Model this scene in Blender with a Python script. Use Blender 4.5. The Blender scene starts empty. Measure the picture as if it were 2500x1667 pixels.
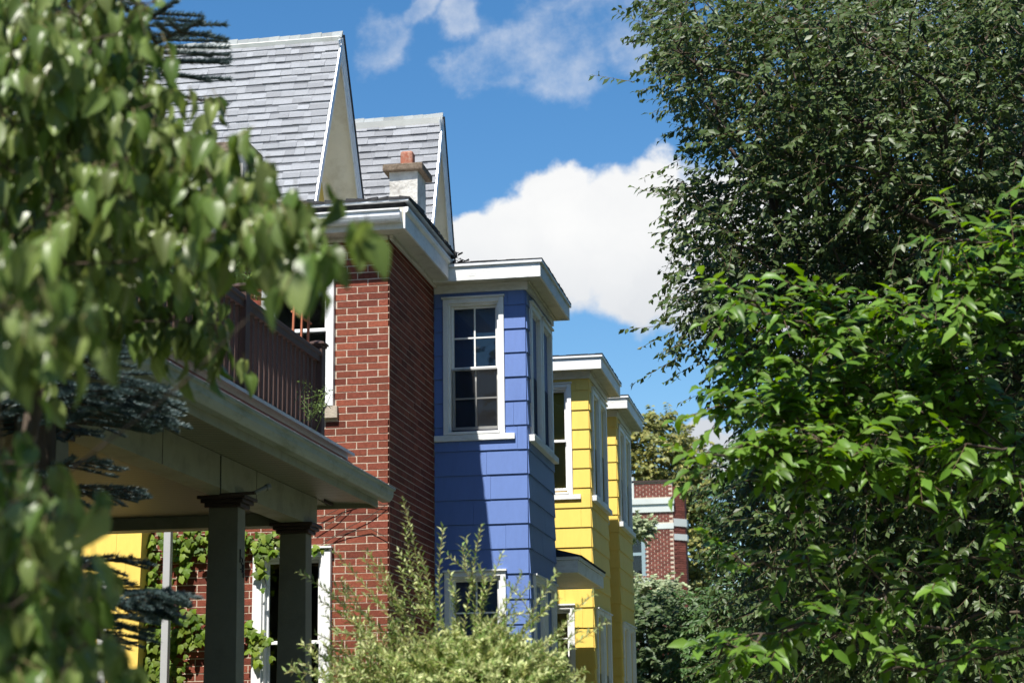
import bpy, bmesh, math, random
import numpy as np
from mathutils import Matrix, Vector
R = math.radians
random.seed(7); rng = np.random.default_rng(7)
S = bpy.context.scene; COL = S.collection

# ------------------------------------------------------------------ camera
F_PX, YAW, PIT, ROL = 4500.0, 0.173333231, 0.216087883, -0.0129834029
_cy, _sy, _cp, _sp = math.cos(YAW), math.sin(YAW), math.cos(PIT), math.sin(PIT)
FW = np.array([-_sy*_cp, _cy*_cp, _sp]); _r = np.array([_cy, _sy, 0.0]); _u = np.cross(_r, FW)
RT = math.cos(ROL)*_r + math.sin(ROL)*_u; UP = -math.sin(ROL)*_r + math.cos(ROL)*_u
EYE = np.array([0, 0, 1.6])
cam = bpy.data.cameras.new('camera'); cam_o = bpy.data.objects.new('camera', cam); COL.objects.link(cam_o)
m = Matrix.Identity(4)
for i in range(3):
    m[i][0] = RT[i]; m[i][1] = UP[i]; m[i][2] = -FW[i]; m[i][3] = EYE[i]
cam_o.matrix_world = m
cam.sensor_width = 36; cam.lens = 36*F_PX/2500; cam.clip_start = 0.05; cam.clip_end = 3000
cam.dof.use_dof = True; cam.dof.focus_distance = 18.0; cam.dof.aperture_fstop = 4.0
S.camera = cam_o
def ray(x, y): return FW*F_PX + RT*(x-1250) - UP*(y-833.5)
def at(x, y, k): return EYE + ray(x, y)*(k/F_PX)          # a photo pixel at k metres depth

# ------------------------------------------------------------------ sky, sun, exposure
SUN_EL, SUN_AZ = R(58.4), math.atan(0.1745)               # light travels towards +y and a little +x
sun_dir = Vector((math.sin(SUN_AZ)*math.cos(SUN_EL), math.cos(SUN_AZ)*math.cos(SUN_EL), -math.sin(SUN_EL)))
sl = bpy.data.lights.new('sun', 'SUN'); sl.energy = 5.0; sl.angle = R(0.53); sl.color = (1.0, 0.955, 0.88)
so = bpy.data.objects.new('sun', sl); COL.objects.link(so)
so.rotation_euler = sun_dir.to_track_quat('-Z', 'Y').to_euler(); so.location = (-5, -20, 30)
S.view_settings.view_transform = 'Standard'; S.view_settings.look = 'None'
S.view_settings.exposure = 0.78; S.view_settings.gamma = 1.0
S.render.film_transparent = False
try:
    S.cycles.use_denoising = True; S.cycles.max_bounces = 6; S.cycles.diffuse_bounces = 3; S.cycles.transmission_bounces = 4; S.cycles.transparent_max_bounces = 16
except Exception: pass

W = bpy.data.worlds.new('World'); S.world = W; W.use_nodes = True
def world():
    nt = W.node_tree; nt.nodes.clear(); L = nt.links
    N = lambda t, **k: _n(nt, t, **k)
    out = N('ShaderNodeOutputWorld'); bg = N('ShaderNodeBackground')
    sky = N('ShaderNodeTexSky'); sky.sky_type = 'NISHITA'; sky.sun_disc = False
    sky.sun_elevation = SUN_EL; sky.sun_rotation = math.pi + SUN_AZ
    sky.air_density = 1.15; sky.dust_density = 0.35; sky.ozone_density = 3.2; sky.altitude = 200
    hs = N('ShaderNodeHueSaturation'); hs.inputs['Saturation'].default_value = 1.3
    L.new(sky.outputs[0], hs.inputs['Color'])
    tc = N('ShaderNodeTexCoord'); sep = N('ShaderNodeSeparateXYZ'); L.new(tc.outputs['Generated'], sep.inputs[0])
    def mth(op, a, b=None, c=None, clamp=False):
        n = N('ShaderNodeMath'); n.operation = op; n.use_clamp = clamp
        for i, v in enumerate((a, b, c)):
            if v is None: continue
            if isinstance(v, (int, float)): n.inputs[i].default_value = v
            else: L.new(v, n.inputs[i])
        return n.outputs[0]
    yy = mth('MAXIMUM', sep.outputs[1], 0.02)
    u = mth('DIVIDE', sep.outputs[0], yy); v = mth('DIVIDE', sep.outputs[2], yy)
    cmb = N('ShaderNodeCombineXYZ'); L.new(u, cmb.inputs[0]); L.new(v, cmb.inputs[1])
    def noise(scale, det, rough, vec=None, dist=0.0):
        n = N('ShaderNodeTexNoise'); n.inputs['Scale'].default_value = scale; n.inputs['Detail'].default_value = det
        n.inputs['Roughness'].default_value = rough; n.inputs['Distortion'].default_value = dist
        L.new(vec or cmb.outputs[0], n.inputs['Vector']); return n
    # billow the coordinates
    w1 = noise(17, 7, 0.58); vs = N('ShaderNodeVectorMath'); vs.operation = 'SUBTRACT'; vs.inputs[1].default_value = (.5, .5, .5)
    L.new(w1.outputs['Color'], vs.inputs[0])
    vm = N('ShaderNodeVectorMath'); vm.operation = 'MULTIPLY_ADD'; vm.inputs[1].default_value = (.06, .06, 0)
    L.new(vs.outputs[0], vm.inputs[0]); L.new(cmb.outputs[0], vm.inputs[2])
    def blobs(lst, gr=1.0):
        acc = None
        for (px, py, r) in lst:
            d = ray(px, py); c = (d[0]/d[1], d[2]/d[1], 0); rr = r/F_PX*1.08*gr
            s = N('ShaderNodeVectorMath'); s.operation = 'DISTANCE'; s.inputs[1].default_value = c; L.new(vm.outputs[0], s.inputs[0])
            f = mth('SUBTRACT', 1.0, mth('DIVIDE', s.outputs['Value'], rr))
            acc = f if acc is None else mth('SMOOTH_MAX', acc, f, 0.25)
        return acc
    big = blobs([(1605, 455, 100), (1500, 520, 110), (1350, 500, 100), (1700, 560, 170), (1260, 590, 95), (1400, 630, 135), (1560, 650, 145), (1150, 630, 80),
                 (1080, 650, 60), (1740, 690, 130), (1850, 560, 190), (1720, 1085, 75), (1810, 1110, 80), (2020, 700, 200)])
    wisp = blobs([(1450, 50, 95), (1340, 110, 90), (1240, 150, 80), (1150, 190, 60), (1560, 95, 70), (1400, 180, 75), (930, 85, 70), (1140, 40, 50), (1020, 15, 45), (2250, 100, 150), (400, -160, 150)], 1.5)
    a_big = N('ShaderNodeMapRange'); a_big.interpolation_type = 'SMOOTHSTEP'; L.new(big, a_big.inputs[0])
    a_big.inputs[1].default_value = -0.05; a_big.inputs[2].default_value = 0.30
    fine = noise(20, 8, 0.66)
    wf = mth('ADD', mth('MINIMUM', mth('MULTIPLY', wisp, 1.3), .55), mth('MULTIPLY', mth('SUBTRACT', fine.outputs[0], 0.52), 2.2))
    a_w = N('ShaderNodeMapRange'); a_w.interpolation_type = 'SMOOTHSTEP'; L.new(wf, a_w.inputs[0])
    a_w.inputs[1].default_value = 0.0; a_w.inputs[2].default_value = 1.15; a_w.inputs[4].default_value = 0.55
    alpha = mth('MAXIMUM', a_big.outputs[0], a_w.outputs[0])
    front = mth('GREATER_THAN', sep.outputs[1], 0.05); alpha = mth('MULTIPLY', alpha, front)
    # cumulus body tone: bright crowns, soft grey folds below
    soft = noise(9, 5, 0.6, vm.outputs[0])
    h = N('ShaderNodeMapRange'); L.new(v, h.inputs[0]); h.inputs[1].default_value = 0.205; h.inputs[2].default_value = 0.285
    tone = mth('ADD', mth('MULTIPLY', h.outputs[0], 0.75), mth('MULTIPLY', mth('SUBTRACT', soft.outputs[0], 0.5), 1.1), clamp=True)
    cr = N('ShaderNodeValToRGB'); cr.color_ramp.elements[0].color = (4.6, 4.85, 5.2, 1); cr.color_ramp.elements[1].color = (6.9, 6.9, 6.85, 1)
    L.new(tone, cr.inputs[0])
    mx = N('ShaderNodeMix'); mx.data_type = 'RGBA'; L.new(alpha, mx.inputs[0]); L.new(hs.outputs[0], mx.inputs[6]); L.new(cr.outputs[0], mx.inputs[7])
    L.new(mx.outputs[2], bg.inputs[0]); bg.inputs[1].default_value = 0.085
    L.new(bg.outputs[0], out.inputs[0])
def _n(nt, t, **k):
    n = nt.nodes.new(t)
    for a, b in k.items(): setattr(n, a, b)
    return n
world()
try: W.cycles.sampling_method = 'MANUAL'; W.cycles.sample_map_resolution = 512
except Exception: pass

# ------------------------------------------------------------------ materials
MATS = {}
def mat(name, col, rough=0.6, var=0.0, nscale=8.0, bump=0.0, bscale=60.0, spec=0.4, col2=None, dirt=None, dirt_amt=0.0, dirt_scale=3.0,
        island=0.0, metal=0.0, stretch=None, bands=None, trans=0.0, hue=0.0, coat=0.0):
    M = bpy.data.materials.new(name); M.use_nodes = True; nt = M.node_tree; L = nt.links; N = lambda t: nt.nodes.new(t)
    b = nt.nodes['Principled BSDF']; b.inputs['Roughness'].default_value = rough; b.inputs['Metallic'].default_value = metal
    b.inputs['Specular IOR Level'].default_value = spec
    if coat: b.inputs['Coat Weight'].default_value = coat; b.inputs['Coat Roughness'].default_value = 0.25
    geo = N('ShaderNodeNewGeometry'); pos = geo.outputs['Position']
    if stretch:
        mp = N('ShaderNodeMapping'); mp.inputs['Scale'].default_value = stretch; L.new(pos, mp.inputs[0]); pos = mp.outputs[0]
    cur = N('ShaderNodeRGB'); cur.outputs[0].default_value = (*col, 1); cur = cur.outputs[0]
    def mix(fac, a, bcol, mode='MIX'):
        x = N('ShaderNodeMix'); x.data_type = 'RGBA'; x.blend_type = mode
        if isinstance(fac, float): x.inputs[0].default_value = fac
        else: L.new(fac, x.inputs[0])
        L.new(a, x.inputs[6])
        if isinstance(bcol, tuple): x.inputs[7].default_value = (*bcol, 1)
        else: L.new(bcol, x.inputs[7])
        return x.outputs[2]
    def mth(op, a, c):
        n = N('ShaderNodeMath'); n.operation = op
        for i, v in enumerate((a, c)):
            if isinstance(v, (int, float)): n.inputs[i].default_value = v
            else: L.new(v, n.inputs[i])
        return n.outputs[0]
    def noise(scale, det=4, rg=0.6):
        n = N('ShaderNodeTexNoise'); n.inputs['Scale'].default_value = scale; n.inputs['Detail'].default_value = det; n.inputs['Roughness'].default_value = rg
        L.new(pos, n.inputs['Vector']); return n.outputs[0]
    if island or hue:
        oi = N('ShaderNodeObjectInfo'); rnd = mth('FRACT', mth('ADD', oi.outputs['Random'], geo.outputs['Random Per Island']), 0)
        if col2 is not None: cur = mix(mth('MULTIPLY', rnd, island), cur, col2)
        h = N('ShaderNodeHueSaturation'); L.new(cur, h.inputs['Color'])
        r2 = mth('FRACT', mth('MULTIPLY', rnd, 7.31), 0)
        mr = N('ShaderNodeMapRange'); L.new(r2, mr.inputs[0]); mr.inputs[3].default_value = 1-max(hue, island*.35); mr.inputs[4].default_value = 1+max(hue, island*.35)
        L.new(mr.outputs[0], h.inputs['Value']); cur = h.outputs[0]
    elif col2 is not None:
        f = noise(nscale, 5); mr = N('ShaderNodeMapRange'); L.new(f, mr.inputs[0]); mr.inputs[1].default_value = .38; mr.inputs[2].default_value = .62
        cur = mix(mr.outputs[0], cur, col2)
    if var:
        f = noise(nscale, 6, .65); mr = N('ShaderNodeMapRange'); L.new(f, mr.inputs[0]); mr.inputs[1].default_value = .25; mr.inputs[2].default_value = .75
        mr.inputs[3].default_value = 1-var; mr.inputs[4].default_value = 1+var
        h = N('ShaderNodeHueSaturation'); L.new(cur, h.inputs['Color']); L.new(mr.outputs[0], h.inputs['Value']); cur = h.outputs[0]
    if dirt:
        f = noise(dirt_scale, 8, .72); mr = N('ShaderNodeMapRange'); L.new(f, mr.inputs[0]); mr.inputs[1].default_value = .5; mr.inputs[2].default_value = .68
        mr.inputs[4].default_value = dirt_amt; cur = mix(mr.outputs[0], cur, dirt)
    L.new(cur, b.inputs['Base Color'])
    hgt = None
    if bump: hgt = mth('MULTIPLY', noise(bscale, 5, .7), bump)
    if bands:                                              # fine grooves: (axis, period, depth)
        ax, per, dep = bands; sp = N('ShaderNodeSeparateXYZ'); L.new(geo.outputs['Position'], sp.inputs[0])
        fr = mth('FRACT', mth('DIVIDE', sp.outputs[ax], per), 0); g = mth('LESS_THAN', fr, 0.2); gd = mth('MULTIPLY', g, -dep)
        hgt = gd if hgt is None else mth('ADD', hgt, gd)
        cur2 = mix(mth('MULTIPLY', g, 0.8), cur, (0.06, 0.055, 0.04)); L.new(cur2, b.inputs['Base Color'])
    if hgt is not None:
        bp = N('ShaderNodeBump'); bp.inputs['Distance'].default_value = 0.01; bp.inputs['Strength'].default_value = 1.0
        L.new(hgt, bp.inputs['Height']); L.new(bp.outputs[0], b.inputs['Normal'])
    if trans:
        tr = N('ShaderNodeBsdfTranslucent'); h = N('ShaderNodeHueSaturation'); h.inputs['Saturation'].default_value = 1.15; h.inputs['Value'].default_value = 1.3
        h.inputs['Hue'].default_value = 0.485; L.new(cur, h.inputs['Color']); L.new(h.outputs[0], tr.inputs[0])
        ms = N('ShaderNodeMixShader'); ms.inputs[0].default_value = trans; L.new(b.outputs[0], ms.inputs[1]); L.new(tr.outputs[0], ms.inputs[2])
        L.new(ms.outputs[0], nt.nodes['Material Output'].inputs[0])
    MATS[name] = M; return M
mat('brick', (.24, .070, .040), .86, var=.28, nscale=34, bump=.55, bscale=140, island=.75, col2=(.15, .038, .026), spec=.2)
mat('mortar', (.55, .45, .35), .95, var=.25, nscale=25, bump=.7, bscale=120, spec=.1)
mat('far_brick', (.19, .062, .045), .9, var=.2, nscale=3, island=.6, col2=(.12, .04, .03), spec=.2)
mat('blue_paint', (.122, .200, .465), .5, var=.05, nscale=30, bump=.22, bscale=24, spec=.35, island=.06, stretch=(1, 1, .22), dirt=(.07, .11, .30), dirt_amt=.22, dirt_scale=5)
mat('yellow_paint', (.80, .57, .125), .5, var=.04, nscale=30, bump=.22, bscale=24, spec=.35, island=.06, stretch=(1, 1, .22), dirt=(.62, .42, .08), dirt_amt=.25, dirt_scale=5)
mat('white_paint', (.76, .77, .76), .5, var=.06, nscale=20, bump=.5, bscale=60, spec=.35, stretch=(.35, .35, 1), dirt=(.30, .28, .22), dirt_amt=.35, dirt_scale=9)
mat('window_paint', (.80, .81, .80), .4, var=.03, nscale=20, bump=.12, bscale=80, dirt=(.45, .43, .38), dirt_amt=.2, dirt_scale=9)
mat('cream_soffit', (.58, .55, .45), .6, var=.08, nscale=8, bump=.2, bscale=60, dirt=(.24, .20, .12), dirt_amt=.45, dirt_scale=5)
mat('aluminium_trim', (.70, .72, .74), .42, var=.05, nscale=10, dirt=(.30, .24, .18), dirt_amt=.35, dirt_scale=8, spec=.5)
mat('gable_soffit', (.82, .80, .72), .55, var=.06, nscale=4, dirt=(.42, .37, .26), dirt_amt=.35, dirt_scale=3)
mat('roof_shingle', (.315, .325, .345), .93, var=.16, nscale=70, bump=1.0, bscale=220, island=.5, col2=(.265, .27, .285), spec=.15)
mat('shingle_band', (.15, .155, .17), .93, var=.25, nscale=90, bump=1.0, bscale=220, spec=.15)
mat('ridge_shingle', (.32, .34, .34), .93, var=.10, nscale=90, bump=1.0, bscale=220, island=.6, col2=(.255, .275, .27), spec=.15)
mat('tar_roof', (.022, .022, .024), .8, var=.4, nscale=14, bump=1.0, bscale=30, spec=.3, dirt=(.10, .10, .10), dirt_amt=.4, dirt_scale=12)
mat('bounce_roof', (.62, .62, .60), .7, var=.15, nscale=3, bump=.4, bscale=20)
mat('stucco', (.56, .54, .50), .95, var=.22, nscale=9, bump=1.6, bscale=28, spec=.1, dirt=(.24, .215, .19), dirt_amt=.85, dirt_scale=5.5)
mat('old_concrete', (.20, .155, .115), .95, var=.5, nscale=40, bump=1.5, bscale=50, dirt=(.07, .045, .03), dirt_amt=.6, dirt_scale=14, spec=.1)
mat('clay_pot', (.30, .105, .065), .85, var=.3, nscale=14, bump=.8, bscale=40, dirt=(.45, .36, .28), dirt_amt=.6, dirt_scale=9, spec=.15)
mat('stone_sill', (.42, .36, .28), .9, var=.15, nscale=20, bump=.5, bscale=80)
mat('brown_rail', (.066, .036, .029), .55, var=.12, nscale=14, bump=.15, bscale=60, spec=.35)
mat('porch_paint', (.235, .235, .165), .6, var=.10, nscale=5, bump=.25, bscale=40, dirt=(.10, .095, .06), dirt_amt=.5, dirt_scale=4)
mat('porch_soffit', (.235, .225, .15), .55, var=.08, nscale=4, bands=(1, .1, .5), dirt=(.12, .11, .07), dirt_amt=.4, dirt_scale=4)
mat('porch_ceiling_darkened', (.11, .105, .072), .55, var=.08, nscale=4, bands=(1, .1, .5), dirt=(.07, .065, .045), dirt_amt=.4, dirt_scale=4)  # soffit colour darkened, standing in for shade under the porch roof
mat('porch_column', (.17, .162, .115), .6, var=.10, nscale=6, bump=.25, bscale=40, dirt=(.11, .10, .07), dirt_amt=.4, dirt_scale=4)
mat('capital_brown', (.040, .024, .018), .55, var=.2, nscale=10)
mat('mossy_gutter', (.30, .32, .26), .5, var=.12, nscale=10, dirt=(.13, .14, .06), dirt_amt=.7, dirt_scale=7, stretch=(1, .3, 1))
mat('grey_metal', (.50, .52, .55), .32, metal=.5, var=.08, nscale=12)
mat('red_shingle', (.30, .115, .075), .9, var=.25, nscale=40, bump=.8, bscale=120, island=.6, col2=(.36, .19, .14))
mat('trellis_wood', (.36, .115, .055), .7, var=.2, nscale=18, bump=.3, bscale=60)
mat('number_black', (.012, .012, .012), .5)
mat('interior', (.018, .017, .016), .9)
mat('curtain', (.30, .30, .29), .9, var=.1)
mat('blind', (.70, .75, .72), .6)
mat('downspout', (.42, .43, .43), .45, var=.05, nscale=6)
mat('band_stone', (.52, .55, .52), .8, var=.08, nscale=2)
mat('far_frame', (.24, .32, .34), .5)
mat('lawn', (.055, .085, .028), .95, var=.4, nscale=3, bump=1, bscale=30)
mat('concrete', (.38, .36, .33), .9, var=.12, nscale=4, bump=.4, bscale=60)
mat('asphalt', (.05, .05, .052), .9, var=.2, nscale=20, bump=.6, bscale=120)
mat('bark', (.075, .055, .040), .95, var=.35, nscale=18, bump=2.0, bscale=30, stretch=(1, 1, .3))
mat('twig', (.13, .085, .05), .8, var=.25, nscale=20)
mat('willow_twig', (.16, .13, .05), .7, var=.2, nscale=20)
mat('soil', (.05, .035, .022), .95, var=.3)
def leafmat(name, col, col2, trans, rough=.42, spec=.45, isl=1.0): return mat(name, col, rough, island=isl, col2=col2, trans=trans, spec=spec)
leafmat('elm_leaf', (.046, .080, .020), (.085, .125, .036), .25, .45, .38)
leafmat('cherry_leaf', (.085, .185, .020), (.15, .26, .040), .42, .42, .42)
leafmat('redbud_leaf', (.095, .165, .032), (.21, .26, .085), .36, .36, .5)
leafmat('willow_leaf', (.14, .25, .05), (.62, .64, .32), .34, .5, .35)
leafmat('linden_leaf', (.085, .12, .03), (.32, .30, .085), .30, .5, .35)
leafmat('maple_leaf', (.042, .080, .022), (.11, .15, .06), .28, .5, .4)
leafmat('pear_leaf', (.18, .24, .11), (.42, .46, .28), .28, .5, .4)
leafmat('ash_leaf', (.045, .105, .028), (.09, .16, .05), .32, .45, .4)
leafmat('ivy_leaf', (.075, .155, .012), (.17, .23, .022), .36, .5, .22)
leafmat('vine_leaf', (.10, .18, .05), (.20, .27, .08), .36, .45, .4)
leafmat('spruce_needle', (.050, .085, .085), (.11, .155, .155), .10, .5, .35)
leafmat('cedar_spray', (.035, .050, .018), (.09, .085, .03), .2, .6, .3)

def glass(name, tint=(.02, .022, .022), refl=1.0):
    M = bpy.data.materials.new(name); M.use_nodes = True; nt = M.node_tree; nt.nodes.clear(); L = nt.links
    o = nt.nodes.new('ShaderNodeOutputMaterial'); g = nt.nodes.new('ShaderNodeBsdfGlossy'); g.inputs['Roughness'].default_value = .015
    t = nt.nodes.new('ShaderNodeBsdfTransparent'); t.inputs[0].default_value = (.80, .84, .82, 1)
    fr = nt.nodes.new('ShaderNodeFresnel'); fr.inputs[0].default_value = 1.52
    mm = nt.nodes.new('ShaderNodeMath'); mm.operation = 'MULTIPLY'; mm.inputs[1].default_value = refl*1.05; mm.use_clamp = True
    L.new(fr.outputs[0], mm.inputs[0]); x = nt.nodes.new('ShaderNodeMixShader'); L.new(mm.outputs[0], x.inputs[0]); L.new(t.outputs[0], x.inputs[1]); L.new(g.outputs[0], x.inputs[2])
    L.new(x.outputs[0], o.inputs[0]); MATS[name] = M
glass('window_glass')
def screenmat():
    M = bpy.data.materials.new('insect_screen'); M.use_nodes = True; nt = M.node_tree; nt.nodes.clear(); L = nt.links
    o = nt.nodes.new('ShaderNodeOutputMaterial'); d = nt.nodes.new('ShaderNodeBsdfDiffuse'); d.inputs[0].default_value = (.030, .030, .030, 1)
    t = nt.nodes.new('ShaderNodeBsdfTransparent'); x = nt.nodes.new('ShaderNodeMixShader'); x.inputs[0].default_value = .5
    L.new(t.outputs[0], x.inputs[1]); L.new(d.outputs[0], x.inputs[2]); L.new(x.outputs[0], o.inputs[0]); MATS['insect_screen'] = M
screenmat()

# ------------------------------------------------------------------ mesh helpers
class MB:
    def __init__(s): s.v = []; s.f = []
    def poly(s, pts):
        i = len(s.v); s.v += [tuple(p) for p in pts]; s.f.append(tuple(range(i, i+len(pts)))); return s
    def box(s, x0, x1, y0, y1, z0, z1):
        x0, x1 = min(x0, x1), max(x0, x1); y0, y1 = min(y0, y1), max(y0, y1); z0, z1 = min(z0, z1), max(z0, z1)
        i = len(s.v)
        s.v += [(x0, y0, z0), (x1, y0, z0), (x1, y1, z0), (x0, y1, z0), (x0, y0, z1), (x1, y0, z1), (x1, y1, z1), (x0, y1, z1)]
        s.f += [tuple(i+k for k in q) for q in ((0, 3, 2, 1), (4, 5, 6, 7), (0, 1, 5, 4), (1, 2, 6, 5), (2, 3, 7, 6), (3, 0, 4, 7))]; return s
    def hexa(s, p):                                        # 8 points, box order
        i = len(s.v); s.v += [tuple(q) for q in p]
        s.f += [tuple(i+k for k in q) for q in ((0, 3, 2, 1), (4, 5, 6, 7), (0, 1, 5, 4), (1, 2, 6, 5), (2, 3, 7, 6), (3, 0, 4, 7))]; return s
    def sweep(s, prof, p0, p1, ex, ez):                    # profile (a,b) -> a*ex+b*ez carried from p0 to p1
        p0, p1, ex, ez = map(np.array, (p0, p1, ex, ez)); n = len(prof); i = len(s.v)
        for p in (p0, p1): s.v += [tuple(p+a*ex+b*ez) for a, b in prof]
        for k in range(n): s.f.append((i+k, i+(k+1) % n, i+n+(k+1) % n, i+n+k))
        s.f.append(tuple(range(i+n-1, i-1, -1))); s.f.append(tuple(range(i+n, i+2*n))); return s
    def tube(s, pts, rad, sides=6):
        pts = [np.array(p, float) for p in pts]; i = len(s.v); n = len(pts)
        for k, p in enumerate(pts):
            t = pts[min(k+1, n-1)]-pts[max(k-1, 0)]; t = t/(np.linalg.norm(t)+1e-9)
            a = np.cross(t, [.3, .2, .93]); a /= np.linalg.norm(a)+1e-9; b = np.cross(t, a); r = rad[k] if hasattr(rad, '__len__') else rad
            for q in range(sides):
                an = 2*math.pi*q/sides; s.v.append(tuple(p+r*(math.cos(an)*a+math.sin(an)*b)))
        for k in range(n-1):
            for q in range(sides):
                s.f.append((i+k*sides+q, i+k*sides+(q+1) % sides, i+(k+1)*sides+(q+1) % sides, i+(k+1)*sides+q))
        s.f.append(tuple(i+(n-1)*sides+q for q in range(sides))); s.f.append(tuple(i+q for q in range(sides-1, -1, -1)))
        return s
    def mesh(s, name, ma):
        me = bpy.data.meshes.new(name); me.from_pydata(s.v, [], s.f)
        bm = bmesh.new(); bm.from_mesh(me); bmesh.ops.recalc_face_normals(bm, faces=bm.faces); bm.to_mesh(me); bm.free()
        me.materials.append(MATS[ma]); return me
    def build(s, name, ma, parent=None, bevel=0.0, smooth=False):
        me = s.mesh(name, ma); o = bpy.data.objects.new(name, me); COL.objects.link(o); o.parent = parent
        if smooth:
            for p in me.polygons: p.use_smooth = True
        if bevel:
            b = o.modifiers.new('bevel', 'BEVEL'); b.width = bevel; b.segments = 2; b.limit_method = 'ANGLE'
        return o
def empty(name, loc=(0, 0, 0), parent=None):
    o = bpy.data.objects.new(name, None); COL.objects.link(o); o.parent = parent
    o.empty_display_size = .1
    return o
def tag(o, label, cat=None, group=None, kind=None):
    if label: o['label'] = label
    if cat: o['category'] = cat
    if group: o['group'] = group
    if kind: o['kind'] = kind
    return o
def link(name, me, parent, loc=(0, 0, 0), scale=(1, 1, 1), rot=(0, 0, 0)):
    o = bpy.data.objects.new(name, me); COL.objects.link(o); o.parent = parent
    o.location = loc; o.scale = scale; o.rotation_euler = rot; return o

# ------------------------------------------------------------------ ground
tag(MB().poly([(-600, -200, 0), (600, -200, 0), (600, 900, 0), (-600, 900, 0)]).build('ground', 'lawn'), 'grassy ground under the whole street', kind='structure')
tag(MB().poly([(-.9, -40, .004), (.9, -40, .004), (.9, 300, .004), (-.9, 300, .004)]).build('pavement', 'concrete'), 'concrete pavement along the houses', kind='structure')
tag(MB().poly([(5.2, -40, .004), (13, -40, .004), (13, 300, .004), (5.2, 300, .004)]).build('road', 'asphalt'), 'asphalt road beyond the grass strip', kind='structure')
tag(MB().box(5.0, 5.196, -40, 300, 0.001, .13).build('kerb', 'concrete'), 'concrete kerb of the road', kind='structure')

# ------------------------------------------------------------------ piece builders
def face_frame(axis, plane):
    """A wall face: 'y' faces the camera (-y) with u = x; 'x' faces the street (+x) with u = y. Returns map (u, depth_out, z) -> xyz."""
    if axis == 'y': return lambda u, d, z: (u, plane-d, z)
    return lambda u, d, z: (plane+d, u, z)
def unit_brick(i):
    r = random.Random(i); b = MB(); j = lambda a: r.uniform(-a, a)
    # unit box with a slightly chipped, uneven face
    p = [(0+j(.008), 0, 0+j(.03)), (1+j(.008), 0, 0+j(.03)), (1, 1, 0), (0, 1, 0), (0+j(.008), 0, 1+j(.03)), (1+j(.008), 0, 1+j(.03)), (1, 1, 1), (0, 1, 1)]
    return b.hexa(p).mesh('brick', 'brick')
BRICK_MESH = [unit_brick(i) for i in range(6)]
COURSE, BLEN, MORT = 0.0677, 0.2032, 0.0105
def brick_layout(u0, u1, z0, z1, openings, end_full_parity, anchor):
    """running bond laid from the corner at u=anchor; returns rects"""
    out = []; n = int((z1-z0)/COURSE); sg = -1 if anchor >= u1-1e-6 else 1; Lw = u1-u0
    for k in range(n):
        a = z1-(k+1)*COURSE; b = a+COURSE-MORT; zc = (a+b)/2
        first = BLEN if (k+end_full_parity) % 2 == 0 else BLEN/2
        t = 0.0; spans = []
        while t < Lw:
            w = first if t == 0 else BLEN
            s0 = anchor+sg*t; s1 = anchor+sg*min(t+w, Lw); spans.append((min(s0, s1), max(s0, s1))); t += w
        for s0, s1 in spans:
            segs = [(s0, s1)]
            for (ou0, ou1, oz0, oz1) in openings:
                if oz0 < zc < oz1:
                    ns = []
                    for p, q in segs:
                        if q <= ou0 or p >= ou1: ns.append((p, q)); continue
                        if p < ou0: ns.append((p, ou0+MORT*.3))
                        if q > ou1: ns.append((ou1-MORT*.3, q))
                    segs = ns
            for p, q in segs:
                if q-p > .03: out.append((p, q-MORT, a, b))
    return out
def lay_bricks(rects, axis, plane, parent, n_single, key, corner_u=None):
    rects = sorted(rects, key=key); fm = face_frame(axis, plane); joined = MB()
    for i, (u0, u1, a, b) in enumerate(rects):
        pr = random.uniform(.0015, .0038); inn = .04
        if i < n_single:
            me = random.choice(BRICK_MESH)
            if axis == 'y': link('brick', me, parent, (u0, plane-pr, a), (u1-u0, inn, b-a))
            else:
                o = link('brick', me, parent, (plane+pr, u0, a), (u1-u0, inn, b-a), (0, 0, math.pi/2))
        else:
            if axis == 'y': joined.box(u0, u1, plane-pr, plane+inn, a, b)
            else: joined.box(plane+pr, plane-inn, u0, u1, a, b)
    if joined.v:
        o = joined.build('brickwork', 'brick', parent); o['kind'] = 'stuff'
def siding(axis, plane, u0, u1, z0, z1, openings, ma, parent, expo=.2535, top=None, joint=.61, seed=0, name='shingle', nails=True):
    """overlapping siding shingles, each a tilted slab of its own; openings are cut out"""
    r = random.Random(seed); fm = face_frame(axis, plane); top = top or z1; k = 0; zt = top
    while zt > z0+.01:
        zb = max(zt-expo, z0); off = r.uniform(.1, joint); edges = [u0]
        e = u0+off
        while e < u1-.09: edges.append(e); e += joint
        edges.append(u1)
        for p, q in zip(edges[:-1], edges[1:]):
            zs = sorted({zb, zt, *[o[2] for o in openings if zb < o[2] < zt], *[o[3] for o in openings if zb < o[3] < zt]})
            jz = r.uniform(-.002, .002); jt = r.uniform(-.001, .001)
            for za, zc in zip(zs[:-1], zs[1:]):
                segs = [(p, q)]
                for (a, b, c, d) in openings:
                    if c < (za+zc)/2 < d:
                        ns = []
                        for s, t in segs:
                            if t <= a or s >= b: ns.append((s, t)); continue
                            if s < a: ns.append((s, a))
                            if t > b: ns.append((b, t))
                        segs = ns
                for s, t in segs:
                    if t-s < .012: continue
                    dep = lambda z: .004+.013*(zt-z)/expo+jt
                    g = .0012
                    zbot = za+(jz if za == zb else 0)
                    pts = [fm(s+g, dep(zbot), zbot), fm(t-g, dep(zbot), zbot), fm(t-g, -.01, zbot), fm(s+g, -.01, zbot),
                           fm(s+g, dep(zc), zc), fm(t-g, dep(zc), zc), fm(t-g, -.01, zc), fm(s+g, -.01, zc)]
                    MB().hexa(pts).build(name, ma, parent)
        zt = zb; k += 1

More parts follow.
